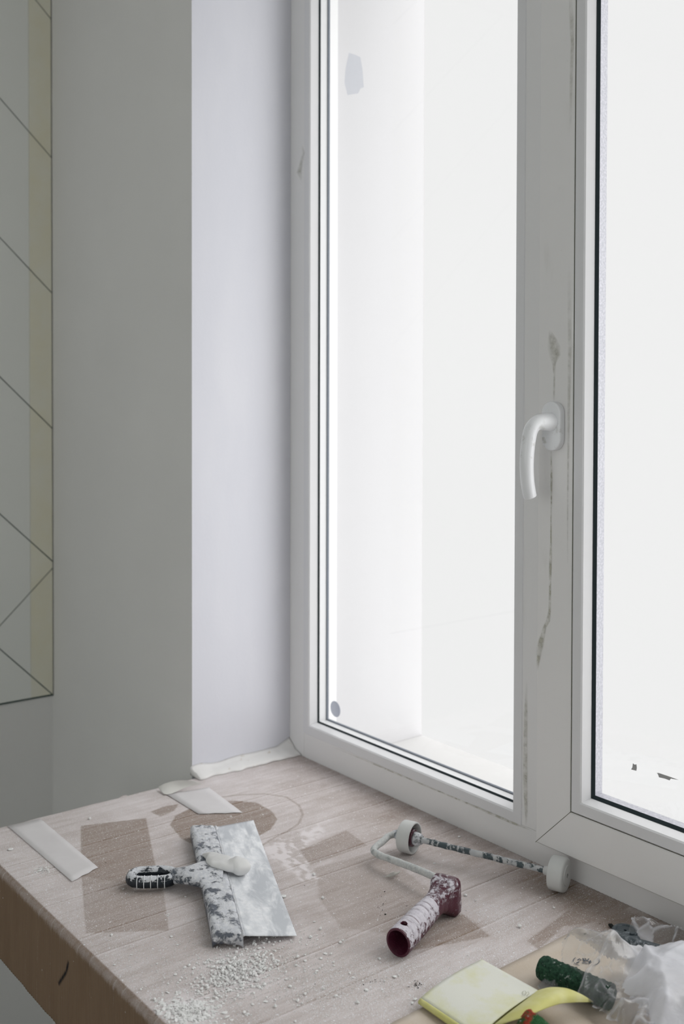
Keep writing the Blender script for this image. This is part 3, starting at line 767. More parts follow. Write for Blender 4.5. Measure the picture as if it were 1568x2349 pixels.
# ------------------------------------------------------------------ roller frame
ro = empty('paint_roller', (.75, -.25, 0))
M_RED = plastered('plastered_burgundy_grip', (.075, .012, .026), .38, .50, 95, stretch=(1, 1, 1)); 
k = Mat('burgundy_plastic'); M_RED2 = k.set(k.mix(k.ramp(k.noise(140, 5, .7), .53, .66, 0, .9), (.070, .014, .028), (.66, .65, .66)), .32, .5)
M_WIRE = plastered('painted_wire', (.30, .33, .33), .30, .46, 90, light=(.60, .61, .59), bump=.5)
M_AXLE = plastered('plastered_axle', (.06, .085, .095), .46, .50, 42, light=(.55, .56, .56), stretch=(1.4, 1.4, .7))
k = Mat('white_plastic_cap'); k.bump(k.noise(150, 3), .2, .0006); M_CAP = k.set(k.mix(k.noise(40, 4), (.56, .57, .56), (.64, .65, .64)), .6, .3)
M_CAPIN = plain('dark_plastic', (.02, .022, .035), .5, .3)
A0 = P(938, 1920, .024); A1 = P(1285, 2005, .024); d = (A1-A0).normalized()
# axle rod
ap = [A0.lerp(A1, t/50) for t in range(51)]
v, f = sweep(ap, [.0044+.0008*noise.noise(Vector((i*.6, 4, 0))) for i in range(51)], 14, wob=.0008, wobf=120)
adopt(ro, mk('axle', v, f, M_AXLE, None, True))
# wheels as cups: outer wall, rounded rim, hollow towards the middle of the axle
Rw = .0232
def cup(name, c, dirn, wdt, mat, wall=.0022, solid=.35):
    e = .0035
    prof = [(0, .004), (0, Rw-e)]+[(e-e*math.cos(a), Rw-e+e*math.sin(a)) for a in (.4, .8, 1.2, 1.57)]+[(wdt-.0008, Rw), (wdt, Rw-.0008), (wdt, Rw-wall), (wdt-.001, Rw-wall-.0004), (wdt*solid, Rw-wall-.001), (wdt*solid, .004)]
    v, f = lathe(c, c+dirn, prof, 48); return mk(name, v, f, mat, None, True)
cl_ = A0-d*.012; 
wl = cup('end_cap', cl_, d, .0215, M_CAP, solid=.3); add_mod(wl, 'EDGE_SPLIT', split_angle=.9); adopt(ro, wl)
v, f = lathe(cl_+d*.0068, A1, [(0, .004), (0, Rw-.004), (.0006, Rw-.004), (.0006, .004)], 40)
mk('cap_lining', v, f, M_CAPIN, wl)
v, f = lathe(cl_+d*.007, A1, [(0, .004), (0, .0135), (.0125, .0125), (.0135, .0115), (.0135, .004)], 32)
o = mk('hub', v, f, M_RED2, None, True); add_mod(o, 'EDGE_SPLIT', split_angle=.7); o['label'] = 'burgundy hub inside the end cap'; o.parent = wl
v, f = lathe(A0+d*.008, A1, [(0, .003), (0, .0095), (.004, .0098), (.010, .0085), (.0145, .0058), (.0145, .003)], 28)
adopt(ro, mk('cone', v, f, plastered('plastered_cone', (.10, .12, .12), .36, .5, 120), None, True))
wr = cup('end_cap', A1+d*.009, -d, .0215, M_CAP, solid=.9); add_mod(wr, 'EDGE_SPLIT', split_angle=.9); adopt(ro, wr)
v, f = lathe(A1+d*.0088, A1+d*.1, [(0, .003), (0, .014), (.0012, .0135), (.0012, .003)], 32)
o = mk('cap_boss', v, f, M_CAP, wr, True); add_mod(o, 'EDGE_SPLIT', split_angle=.7)
v, f = lathe(A1-d*.024, A1, [(0, .003), (0, .0055), (.006, .0065), (.010, .0100), (.0125, .0105), (.0125, .003)], 28)
adopt(ro, mk('cone', v, f, M_CAP, None, True))
# bent wire: hub -> bend -> along -> grip head
wp = smooth_path([A0-d*.010, A0-d*.020, P(893, 1917, .024), P(878, 1929, .022), P(864, 1941, .0205), P(857, 1951, .0195), P(868, 1961, .0195), P(895, 1971, .021), P(930, 1984, .0235), P(965, 1998, .026), P(1003, 2014, .029)], 7)
v, f = sweep(wp, .0049, 14, wob=.0008, wobf=110)
adopt(ro, mk('wire', v, f, M_WIRE, None, True))
v, f = sweep([A0-d*.013, A0-d*.019, A0-d*.026], [.0085, .0080, .0055], 14, wob=.004, wobf=120)
adopt(ro, mk('wire_collar', v, f, plastered('collar', (.25, .29, .31), .4, .5, 90), None, True))
# grip: hollow handle lofted to a flared head
g0 = P(912.5, 2163, .0185); g1 = P(1019, 2049, .029); ga = (g1-g0); GL = ga.length; ga.normalize(); gs, gu = frame_of(ga)
secs = [  # t along, half width, half height, squareness, vertical offset
 (0, .0163, .0180, 0, 0), (.02, .0168, .0186, 0, 0), (.30, .0162, .0180, 0, 0), (.55, .0152, .0170, 0, .0), (.68, .0140, .0158, 0, 0), (.78, .0132, .0150, .1, .0),
 (.86, .0138, .0165, .3, -.0005), (.93, .0165, .0205, .6, -.002), (.98, .0195, .0245, .8, -.004), (1.0, .0200, .0250, .8, -.0045), (1.03, .0200, .0250, .8, -.0045)]
n = 36; v, f = [], []
def sec_ring(t, w_, h_, sq, off):
    out_ = []
    for kx in range(n):
        a_ = 2*math.pi*kx/n; p_ = 2+sq*5; c, s = math.cos(a_), math.sin(a_)
        r_ = (abs(c)**p_+abs(s)**p_)**(-1/p_); out_.append(g0+ga*GL*t+gs*c*r_*w_+gu*(s*r_*h_+off))
    return out_
fine_s = []
for (s_a, s_b) in zip(secs[:-1], secs[1:]):
    m_ = max(1, int((s_b[0]-s_a[0])*GL/.0014))
    for i in range(m_): fine_s.append([s_a[q]+(s_b[q]-s_a[q])*i/m_ for q in range(5)])
fine_s.append(list(secs[-1]))
for sct in fine_s:
    t = sct[0]
    if .03 < t < .62:  # moulded ribs
        q = math.sin(t*GL/.0115*2*math.pi); sct[1] -= .0011*max(0, q)**5; sct[2] -= .0011*max(0, q)**5
    v += sec_ring(*sct)
R_ = len(fine_s)
for i in range(R_-1):
    for kx in range(n): f.append((i*n+kx, i*n+(kx+1) % n, (i+1)*n+(kx+1) % n, (i+1)*n+kx))
f.append(tuple((R_-1)*n+kx for kx in range(n)))
# inner wall from the open end
b0 = len(v); inner = [(.0, .0140, .0157), (.004, .0136, .0153), (.45, .0120, .0136), (.75, .0105, .012)]
for (t, w_, h_) in inner: v += sec_ring(t, w_, h_, 0, 0)
for kx in range(n): f.append((kx, b0+kx, b0+(kx+1) % n, (kx+1) % n))
for i in range(len(inner)-1):
    for kx in range(n): f.append((b0+i*n+kx, b0+(i+1)*n+kx, b0+(i+1)*n+(kx+1) % n, b0+i*n+(kx+1) % n))
f.append(tuple(b0+(len(inner)-1)*n+kx for kx in range(n))[::-1])
# two-zone plaster: heavier on the grip's upper side
k = Mat('grip_plaster'); geo = k.n('ShaderNodeNewGeometry'); nz_ = k.n('ShaderNodeSeparateXYZ'); k.t.links.new(geo.outputs['Normal'], nz_.inputs[0])
tx = k.attr('t')
cov = k.math('ADD', k.math('MULTIPLY', k.noise(150, 6, .7, dist=.4), 1.0), k.math('MULTIPLY', k.attr('cov'), .42))
cf0 = k.ramp(cov, .655, .76); cf = k.math('MULTIPLY', cf0, k.math('SUBTRACT', 1., k.math('MULTIPLY', k.attr('rib'), k.ramp(k.noise(60, 3), .42, .55, 0, .85))))
k.bump(k.math('ADD', cf, k.noise(420, 3)), .6, .001)
M_GRIP = k.set(k.mix(cf, (.070, .012, .026), k.mix(k.noise(210, 4, .6), (.42, .39, .45), (.76, .74, .78))), k.ramp(cf, 0, 1, .3, .85), .45)
gp = mk('grip', v, f, M_GRIP, None, True)
at = gp.data.attributes.new('cov', 'FLOAT', 'POINT'); vals = []
for vt in gp.data.vertices:
    rel = vt.co-g0; t = rel.dot(ga)/GL; up_ = rel.dot(gu)/.017; sd_ = rel.dot(gs)
    c_ = 0.0 if vt.index >= b0 else (.55+.35*up_ if t < .66 else (.18+.35*up_ if t < .9 else .25+.2*up_))
    if t < .012: c_ = 0
    vals.append(max(-.5, c_))
at.data.foreach_set('value', vals)
at = gp.data.attributes.new('rib', 'FLOAT', 'POINT'); vals = []
for vt in gp.data.vertices:
    t = (vt.co-g0).dot(ga)/GL; vals.append(max(0, math.sin(t*GL/.0098*2*math.pi+2.0*noise.noise(vt.co*45)))**8 if .05 < t < .62 and vt.index < b0 else 0.)
at.data.foreach_set('value', vals)
hc = PX = P(926, 2121, .036)
cut = mk('cutter', *(lambda vf: vf)(sweep([hc+gu*.02-gu*.0, hc-gu*.0155], .0042, 24)), None)
md = gp.modifiers.new('b', 'BOOLEAN'); md.object = cut; md.operation = 'DIFFERENCE'; md.solver = 'EXACT'
dg = bpy.context.evaluated_depsgraph_get(); me = bpy.data.meshes.new_from_object(gp.evaluated_get(dg)); gp.modifiers.clear(); gp.data = me
for p in gp.data.polygons: p.use_smooth = True
bpy.data.objects.remove(cut)
add_mod(gp, 'EDGE_SPLIT', split_angle=.7)
adopt(ro, gp); gp['label'] = 'hollow burgundy grip coated in dried plaster, with a round hole near its end'
# flanges at the head
hdp = g0+ga*GL*1.0
v, f = [], []
fl = [(0, .0185, .0235), (.004, .0195, .0255), (.009, .0195, .0255), (.013, .0180, .0235)]
for (t, w_, h_) in fl: v += sec_ring(1.0+t/GL, w_, h_, .9, -.0045)
for i in range(3):
    for kx in range(n): f.append((i*n+kx, i*n+(kx+1) % n, (i+1)*n+(kx+1) % n, (i+1)*n+kx))
f.append(tuple(range(n))[::-1]); f.append(tuple(3*n+kx for kx in range(n)))
o = mk('grip_head', v, f, M_RED2, None, True); add_mod(o, 'EDGE_SPLIT', split_angle=.9); adopt(ro, o)
ro['label'] = 'paint roller frame without sleeve, with burgundy grip, bent wire and two pale end caps'; ro['category'] = 'paint roller'
# scrap of plaster inside grip's mouth is part of the grip

# ------------------------------------------------------------------ sandpaper sheets
def sheet(name, fn, nu, nv, mat, th=.0006, smooth=True):
    v = [fn(i/nu, j/nv) for j in range(nv+1) for i in range(nu+1)]
    f = [(j*(nu+1)+i, j*(nu+1)+i+1, (j+1)*(nu+1)+i+1, (j+1)*(nu+1)+i) for j in range(nv) for i in range(nu)]
    o = mk(name, v, f, mat, None, smooth); add_mod(o, 'SOLIDIFY', thickness=th, offset=-1); return o
k = Mat('beige_sandpaper'); dd2 = k.ramp(k.noise(30, 5, .6), .4, .75, 0, .5); fn_ = k.ramp(k.noise(900, 2), .55, .68, 0, .5)
k.bump(k.noise(900, 2), .3, .0005)
M_BEIGE = k.set(k.mix(k.math('MAXIMUM', dd2, fn_), (.55, .47, .385), (.66, .61, .56)), .85, .15)
C0 = P(1311, 2141, .002); C1 = P(905, 2348, .002); C2 = P(1600, 2290, .002); e1 = C1-C0; e2 = C2-C0
e2 = e2-e1.normalized()*0
def beige(u, t):
    q = C0+e1*1.15*u+e2*1.0*t; q.z = .0035+.0012*noise.noise(q*14)+.006*max(0, u-.0)*0; return q
o = sheet('sandpaper_sheet', beige, 30, 20, M_BEIGE, .0008); tag(o, 'flat beige sandpaper sheet with a printed dark stamp, under the plastic bag', 'sandpaper')
# stamp: broken ring with short strokes inside, printed on the sheet
M_INK = plain('blue_black_ink', (.035, .05, .075), .7, .2)
st = MB()
def stroke(pts, wd):
    q = [P(a, b, .0052) for a, b in pts]; v, f = sweep(q, wd, 6, flat=.12); st.add(v, f)
cx, cy = 1342, 2204
for (a0, a1) in ((-1.0, .4), (2.5, 3.3), (3.5, 4.2)):
    stroke([(cx+29*math.cos(a0+(a1-a0)*i/10)+3, cy-12.5*math.sin(a0+(a1-a0)*i/10)) for i in range(11)] if a0 < 0 else [(cx+28*math.cos(a0+(a1-a0)*i/8), cy-12*math.sin(a0+(a1-a0)*i/8)) for i in range(9)], .0005)
for s_ in ([(1324, 2202), (1329, 2199), (1332, 2203)], [(1336, 2198), (1340, 2206)], [(1341, 2198), (1345, 2204), (1350, 2199)], [(1334, 2209), (1341, 2208), (1347, 2210)], [(1349, 2205), (1356, 2207)], [(1350, 2210), (1354, 2203)], [(1321, 2209), (1328, 2206)], [(1339, 2203), (1349, 2204)]): stroke(s_, .0008)
so2 = st.build('printed_stamp', M_INK); so2.parent = o; so2['label'] = 'dark printed stamp on the beige sheet'

k = Mat('yellow_sandpaper'); fn_ = k.ramp(k.noise(700, 2), .5, .7, 0, .25); dd2 = k.ramp(k.noise(22, 4, .6), .28, .55, .15, 1.)
k.bump(k.noise(800, 2), .35, .0005)
M_YEL_TOP = k.set(k.mix(k.math('MAXIMUM', dd2, fn_), (.64, .64, .36), (.72, .725, .66)), .8, .2)
k = Mat('yellow_paper_back'); M_YEL = k.set(k.mix(k.ramp(k.noise(30, 4), .4, .7), (.56, .54, .20), (.66, .645, .34)), .7, .2)
ye = empty('folded_sandpaper', P(1110, 2290, 0))
aL, aT, aR, aB = P(964, 2283, .0155), P(1104, 2200, .011), P(1234, 2272, .013), P(1098, 2372, .018)
def ytop(u, t):
    q = aL.lerp(aT, u).lerp(aB.lerp(aR, u), t); q.z += .004*math.sin(u*math.pi)*.6-.003*(1-u)**6; return q
yt = sheet('top_leaf', ytop, 24, 20, M_YEL_TOP, .0007); adopt(ye, yt)
bL, bB = P(966, 2291, .0055), P(1100, 2384, .006)
def yback(u, t):   # rounded fold under the left edge
    e0 = aL.lerp(aB, t); ph = u*math.pi; out_ = (aL-aT).normalized()
    q = e0+out_*.0045*math.sin(ph); q.z = e0.z-.003-(e0.z-.009)*(1-math.cos(ph))/2; 
    if u > .5: q -= out_*.0
    return q
adopt(ye, sheet('fold', yback, 10, 16, M_YEL, .0007))
cL, cT, cR, cB = [Vector((q.x, q.y, .0062)) for q in (aL, aT, aR, aB)]
def ybot(u, t):
    q = cL.lerp(cT, u).lerp(cB.lerp(cR, u), t); return q
adopt(ye, sheet('bottom_leaf', ybot, 10, 10, M_YEL, .0007))
# second leaf curling up and over to the right
UP = smooth_path([P(1232, 2272, .013), P(1248, 2267, .024), P(1268, 2264, .031), P(1300, 2267, .034), P(1332, 2280, .028), P(1360, 2297, .016)], 5)
LO = smooth_path([P(1118, 2362, .017), P(1135, 2352, .028), P(1165, 2343, .036), P(1215, 2328, .040), P(1285, 2303, .033), P(1359, 2299, .0158)], 5)
nU = len(UP)
def curl(u, t):
    a_ = u*(nU-1); i = min(int(a_), nU-2); g_ = a_-i
    p1 = UP[i].lerp(UP[i+1], g_); p2 = LO[i].lerp(LO[i+1], g_); q = p1.lerp(p2, t); q.z += .004*math.sin(t*math.pi)*math.sin(u*math.pi); return q
cu = sheet('curled_leaf', curl, 30, 12, M_YEL, .0007); adopt(ye, cu); cu['label'] = 'bright yellow leaf curling up'
sv_ = MB()
st = sv_
def stroke2(pts, z, wd):
    q = [P(a, b, z) for a, b in pts]; v, f = sweep(q, wd, 5, flat=.2); sv_.add(v, f)
stroke2([(1199, 2274), (1197, 2278), (1199, 2283), (1203, 2283), (1206, 2278), (1204, 2273), (1199, 2274)], .0168, .00035)
stroke2([(1207, 2277), (1211, 2275), (1213, 2279), (1207, 2285), (1212, 2286)], .0165, .00035)
o = sv_.build('printed_number', plain('grey_print', (.33, .33, .25), .7, .2)); adopt(ye, o)
ye['label'] = 'folded yellow sandpaper sheet with one leaf curling up, at the front edge of the photo'; ye['category'] = 'sandpaper'

# ------------------------------------------------------------------ mini roller sleeves
def fuzzy(name, dark, light, extra=None):
    k = Mat(name); a = k.noise(300, 5, .7, k.coord((1, 1, 1)), .3); c = k.mix(k.ramp(a, .38, .62), dark, light)
    if extra: c = k.mix(k.ramp(k.noise(60, 4, .6), .46, .54), c, extra)
    c = k.mix(k.ramp(k.noise(200, 5, .7), .60, .68, 0, .8), c, (.50, .54, .50))
    k.bump(a, .9, .002); return k.set(c, .8, .2)
M_GREEN = fuzzy('green_cord', (.008, .030, .018), (.030, .085, .050))
M_REDG = fuzzy('red_green_cord', (.25, .025, .018), (.42, .07, .04), (.03, .12, .04))
def sleeve(name, a, b, r, mat, label, cat, seed):
    a, b = Vector(a), Vector(b); N = 60; pts = [a.lerp(b, i/N) for i in range(N+1)]
    rr_ = [r*(1-.12*max(0, 1-i/4)**2)+.0005*math.sin(i*2.1) for i in range(N+1)]
    v, f = sweep(pts, rr_, 40, wob=.0014, wobf=190)
    # domed worn end
    o_ = mk(name, v, f, mat, None, True); add_mod(o_, 'EDGE_SPLIT', split_angle=1.2)
    return tag(o_, label, cat)
sleeve('roller_sleeve', P(1241, 2219, .0185), P(1400, 2287, .0185), .0138, M_GREEN, 'dark green textured roller sleeve half inside the clear plastic bag', 'roller sleeve', 1)
sleeve('roller_sleeve', P(1197, 2344, .029), P(1260, 2392, .020), .0150, M_REDG, 'red and green textured roller sleeve cut off by the bottom edge of the photo', 'roller sleeve', 2)

# ------------------------------------------------------------------ dark plastic tool in film
M_SLATE = plastered('slate_plastic', (.045, .06, .07), .56, .68, 90, light=(.35, .38, .40), bump=.3)
tlr = empty('plastic_tool_handle', P(1480, 2170, 0))
tp = smooth_path([P(1424, 2166, .012), P(1445, 2163, .014), P(1475, 2168, .015), P(1510, 2178, .015), P(1550, 2188, .015), P(1620, 2204, .015)], 8)
N = len(tp); rr_ = [.0105 if i < 6 else .0095 if i < 14 else .0065 for i in range(N)]
v, f = sweep(tp, rr_, 16, flat=.9); adopt(tlr, mk('shaft', v, f, M_SLATE, None, True))
hc = P(1433, 2163, .003); v, f = lathe(hc, hc+Vector((0, 0, 1)), [(0, .002), (0, .0175), (.014, .0175), (.017, .0155), (.0175, .012), (.0160, .0105), (.0160, .002)], 36)
o = mk('pivot_head', v, f, M_SLATE, None, True); add_mod(o, 'EDGE_SPLIT', split_angle=.6); adopt(tlr, o); ph_ = o
hq = P(1449, 2150, .0175); v, f = lathe(hq, hq+Vector((0, 0, 1)), [(0, .0), (0, .0035), (.006, .0032), (.006, 0)], 14); mk('peg', v, f, M_SLATE, ph_)
tlr['label'] = 'dark slate plastic tool handle with round head, partly wrapped in clear film'; tlr['category'] = 'tool'

# ------------------------------------------------------------------ clear plastic bag
k = Mat('clear_film'); k.t.nodes.remove(k.b)
tr = k.n('ShaderNodeBsdfTransparent'); tr.inputs[0].default_value = (.97, .98, .985, 1)
gl = k.n('ShaderNodeBsdfGlossy'); gl.inputs['Roughness'].default_value = .06
di = k.n('ShaderNodeBsdfTranslucent'); di.inputs[0].default_value = (.90, .91, .95, 1)
df = k.n('ShaderNodeBsdfDiffuse'); df.inputs[0].default_value = (.84, .85, .90, 1)
bpn = k.n('ShaderNodeBump'); bpn.inputs['Strength'].default_value = .5; bpn.inputs['Distance'].default_value = .004; k.t.links.new(k.noise(45, 4, .5, dist=1.2), bpn.inputs['Height'])
for x in (gl, df): k.t.links.new(bpn.outputs[0], x.inputs['Normal'])
lw = k.n('ShaderNodeLayerWeight'); lw.inputs[0].default_value = .35; k.t.links.new(bpn.outputs[0], lw.inputs['Normal'])
m1 = k.n('ShaderNodeMixShader'); k.t.links.new(k.math('ADD', k.math('MULTIPLY', lw.outputs['Fresnel'], .8), .04), m1.inputs[0]); k.t.links.new(tr.outputs[0], m1.inputs[1]); k.t.links.new(gl.outputs[0], m1.inputs[2])
m2 = k.n('ShaderNodeMixShader'); m2.inputs[0].default_value = .7; k.t.links.new(di.outputs[0], m2.inputs[1]); k.t.links.new(df.outputs[0], m2.inputs[2])
m3 = k.n('ShaderNodeMixShader'); k.t.links.new(k.math('MAXIMUM', k.math('MULTIPLY', k.attr('milk'), 1.), 0.), m3.inputs[0]); k.t.links.new(m1.outputs[0], m3.inputs[1]); k.t.links.new(m2.outputs[0], m3.inputs[2])
k.t.links.new(m3.outputs[0], k.out.inputs[0]); M_BAG = k.m
def cell(q, s, seed):
    w_ = Vector((noise.noise(q*s*.6), noise.noise(q*s*.6+Vector((3, 3, 3))), 0))*.35
    d_ = noise.voronoi(Vector((q.x*s, q.y*s*.8, seed*3.3))+w_)[0]; return d_[1]-d_[0]
def ridge(q, s, seed):
    """network of sharp straight creases; 1 on the crease"""
    q = Vector((q.x, q.y, 0)); return 1-min(1, cell(q, s, seed)*1.25)
def bag_sheet(name, outline, zf, milk_glint_f, label, mat, res=.0022):
    poly = [tuple(P(*q, .012)[:2]) for q in outline]
    xs_ = [a for a, b in poly]; ys_ = [b for a, b in poly]
    gx = np.arange(min(xs_), max(xs_), res); gy = np.arange(min(ys_), max(ys_), res); GX, GY = np.meshgrid(gx, gy)
    wobx = (vnoise(GX, GY, .02)-.5)*.008
    sd_ = poly_sd(GX+wobx, GY+wobx, poly)
    vid = {}; v = []; milk = []; f = []
    for j in range(GX.shape[0]):
        for i in range(GX.shape[1]):
            if sd_[j, i] < 0:
                q = Vector((GX[j, i], GY[j, i], 0)); vid[(i, j)] = len(v); q.z = zf(q, -sd_[j, i]); v.append(q); milk.append(milk_glint_f(q, -sd_[j, i]))
    for (i, j) in vid:
        if (i+1, j) in vid and (i, j+1) in vid and (i+1, j+1) in vid: f.append((vid[(i, j)], vid[(i+1, j)], vid[(i+1, j+1)], vid[(i, j+1)]))
    o_ = mk(name, v, f, mat, None, True); at_ = o_.data.attributes.new('milk', 'FLOAT', 'POINT'); at_.data.foreach_set('value', milk); return o_
ga0, ga1 = P(1241, 2219, 0), P(1400, 2287, 0)
def over_sleeve(q):
    d_ = ga1-ga0; t = max(0, min(1, (q-ga0).dot(d_)/d_.length_squared)); dist = (Vector((q.x, q.y, 0))-ga0-d_*t).length
    return .034*math.exp(-(dist/.022)**2)
mr = P(1470, 2300, 0)
def zbag(q, e):
    return .007+over_sleeve(q)+.022*ridge(q, 16, 1)*min(1, e/.012)+.007*ridge(q, 48, 4)+.012*math.exp(-((q-mr).length/.08)**2)
def milk_glint_bag(q, e):
    c_ = P(1500, 2285, 0); g_ = max(0, 1-(q-c_).length/.085); m_ = min(.8, g_*1.3)
    edge_ = .55*math.exp(-(e/.0012)**2)
    rd = ridge(q, 16, 1); rd2 = ridge(q, 48, 4)
    return min(.95, max(m_, .05+edge_+1.6*max(0, rd-.91)*3+1.2*max(0, rd2-.92)*3+.22*max(0, noise.noise(q*35))))  # milky patch, plus highlights painted in white on creases and rim
bag = empty('plastic_bag', P(1430, 2290, 0))
o = bag_sheet('bag_film', [(1288, 2222), (1320, 2218), (1372, 2225), (1430, 2212), (1490, 2222), (1520, 2216), (1600, 2225), (1680, 2300), (1640, 2420), (1440, 2420), (1400, 2349), (1355, 2318), (1330, 2300), (1290, 2262)], zbag, milk_glint_bag, '', M_BAG)
adopt(bag, o)
def ztop(q, e): return .018+over_sleeve(q)*.6+.034*ridge(q, 9, 7)*min(1, e/.02)+.015*ridge(q, 22, 3)+.002*ridge(q, 70, 6)
def milk_glint_top(q, e): return min(.96, .62+.35*noise.noise(q*14)+.3*max(0, ridge(q, 9, 7)-.8)*3)  # milky layer; crease highlights painted in as extra whiteness
o = bag_sheet('bag_layer', [(1440, 2262), (1475, 2232), (1508, 2214), (1580, 2222), (1680, 2300), (1640, 2420), (1500, 2420), (1470, 2349), (1425, 2310)], ztop, milk_glint_top, '', M_BAG)
o['label'] = 'milky folded layer of the bag'; adopt(bag, o)
bag['label'] = 'crumpled clear plastic bag with milky folds in the lower right corner'; bag['category'] = 'plastic bag'
# film around the dark tool, and a loose scrap by the sleeve
def zw(q, e):
    d_ = (P(1620, 2204, 0)-P(1450, 2160, 0)); t = max(0, min(1, (q-P(1450, 2160, 0)).dot(d_)/d_.length_squared)); dist = (q-P(1450, 2160, 0)-d_*t).length
    return .005+.022*math.exp(-(dist/.014)**2)+.008*max(0, ridge(q, 50, 2))
def mw(q, e): return min(.8, .05+.55*math.exp(-(e/.0011)**2)+1.6*max(0, ridge(q, 50, 2)-.85)*3)  # rim and crease highlights painted into the film as whiteness
o = bag_sheet('plastic_film', [(1398, 2168), (1440, 2140), (1475, 2138), (1520, 2156), (1600, 2178), (1640, 2205), (1540, 2212), (1480, 2222), (1455, 2215), (1425, 2185)], zw, mw, '', M_BAG, .0018)
tag(o, 'thin clear film crumpled around the dark plastic tool handle', 'plastic film')
def zs_(q, e): return .006+.014*max(0, ridge(q, 60, 5))*min(1, e/.006)
o = bag_sheet('film_scrap', [(1238, 2252), (1250, 2243), (1268, 2246), (1286, 2258), (1280, 2272), (1250, 2268)], zs_, lambda q, e: .15+.5*math.exp(-(e/.001)**2), '', M_BAG, .0012)  # whitened rim paints in an edge highlight
tag(o, 'tiny scrap of clear film beside the green roller sleeve', 'plastic film')

# ------------------------------------------------------------------ plaster crumbs
M_CR = plain('plaster_crumb', (.80, .80, .79), .85, .15); M_CR2 = plain('plaster_crumb_grey', (.52, .51, .48), .85, .15)
protos = []
def crumb_mesh(seed, flat, sub=2):
    b2 = bmesh.new(); bmesh.ops.create_icosphere(b2, subdivisions=sub, radius=1)
    for vt in b2.verts:
        nn_ = vt.co.normalized(); k_ = 1+.55*noise.noise(nn_*1.6+Vector((seed*3.1, seed, 0))); vt.co = Vector((nn_.x*k_, nn_.y*k_*.75, nn_.z*k_*flat))
    me = bpy.data.meshes.new('plaster_crumb'); b2.to_mesh(me); b2.free(); me.materials.append(M_CR); return me
cm = [crumb_mesh(i, (.75, .6, .3, .2)[i % 4]) for i in range(12)]
spots = []
def crumb_label(a, b, s):
    size = 'larger' if s > .0019 else 'tiny'
    if a < 300 and b < 2100: w_ = 'on the left end of the cardboard near the tape strip'
    elif b < 2100 and a < 480: w_ = 'on the cardboard below the black knife handle'
    elif b > 2285 and a < 520: w_ = 'by the flake heap at the front edge of the cardboard'
    elif a < 440: w_ = 'near the folded front edge, left of the crumb heap'
    elif a < 600 and b > 2180: w_ = 'on the heap in front of the putty knife'
    elif a < 600: w_ = 'just below the lower end of the putty knife blade'
    elif a < 720 and b < 2180: w_ = 'at the lower right corner of the knife blade'
    elif a < 720 and b < 2260: w_ = 'to the right of the crumb heap'
    elif a < 720: w_ = 'low in the photo, right of the crumb heap'
    elif a < 900 and b < 2180: w_ = 'on the cardboard between knife blade and roller grip'
    elif a < 900: w_ = 'on the cardboard left of the yellow sandpaper'
    elif b < 1950: w_ = 'on the cardboard behind the roller, near the window'
    elif b < 2070: w_ = 'on the cardboard inside the bend of the roller frame'
    elif a > 1180: w_ = 'on the cardboard right of the roller grip, below the window'
    else: w_ = 'on the cardboard between the roller grip and the yellow sandpaper'
    return (size+' white plaster crumb '+w_, size+' crumbs '+w_)
big = [(512, 2203), (545, 2176), (594, 2175), (623, 2189), (682, 2195), (679, 2215), (655, 2207), (700, 2203), (733, 2222), (700, 2280), (703, 2167), (727, 2145), (735, 2131), (712, 2150), (656, 2246), (631, 2293), (631, 2309), (596, 2231), (522, 2268), (519, 2240), (457, 2325), (360, 2211), (444, 2220), (300, 2190), (413, 2250), (802, 2233), (809, 2242), (746, 2187), (765, 2208), (560, 2323), (568, 2326), (677, 2342), (683, 2296), (387, 2098), (385, 2101), (283, 2039), (206, 1878), (256, 2145), (425, 2057), (393, 2148), (354, 2293), (340, 2303), (665, 2262), (736, 2198), (786, 2158), (780, 2162), (726, 2227), (608, 2297), (588, 2250), (557, 2218), (534, 2222), (505, 2262), (493, 2276), (473, 2262), (460, 2280), (551, 2268), (1090, 2066), (1067, 2054), (1053, 1919), (996, 1980), (1191, 2125), (1270, 2083), (952, 2292), (945, 2300), (1320, 2118), (870, 2200), (905, 2240), (840, 2270), (820, 2300), (770, 2285), (743, 2310), (620, 2140), (740, 2060), (720, 2006)]
for (a, b) in big: spots.append((a, b, random.uniform(.0013, .0030)))
for i in range(46):
    spots.append((random.gauss(590, 120), random.gauss(2235, 45), random.uniform(.0009, .0019)))
r0_ = None
for i, (a, b, s) in enumerate(spots):
    if not (20 < a < 1300 and 1830 < b < 2349): continue
    q = P(a, b, s*.4)
    if q.y < YF+.012: continue
    o = bpy.data.objects.new('plaster_crumb', cm[i % 12]); COL.objects.link(o); q.z = s*(.55, .45, .25, .2)[i % 4]+.0004
    o.location = q; o.scale = (s, s, s); o.rotation_euler = (0, 0, random.uniform(0, 6.28))
    lb, gp_ = crumb_label(a, b, s)
    tag(o, lb, 'plaster crumb', gp_)
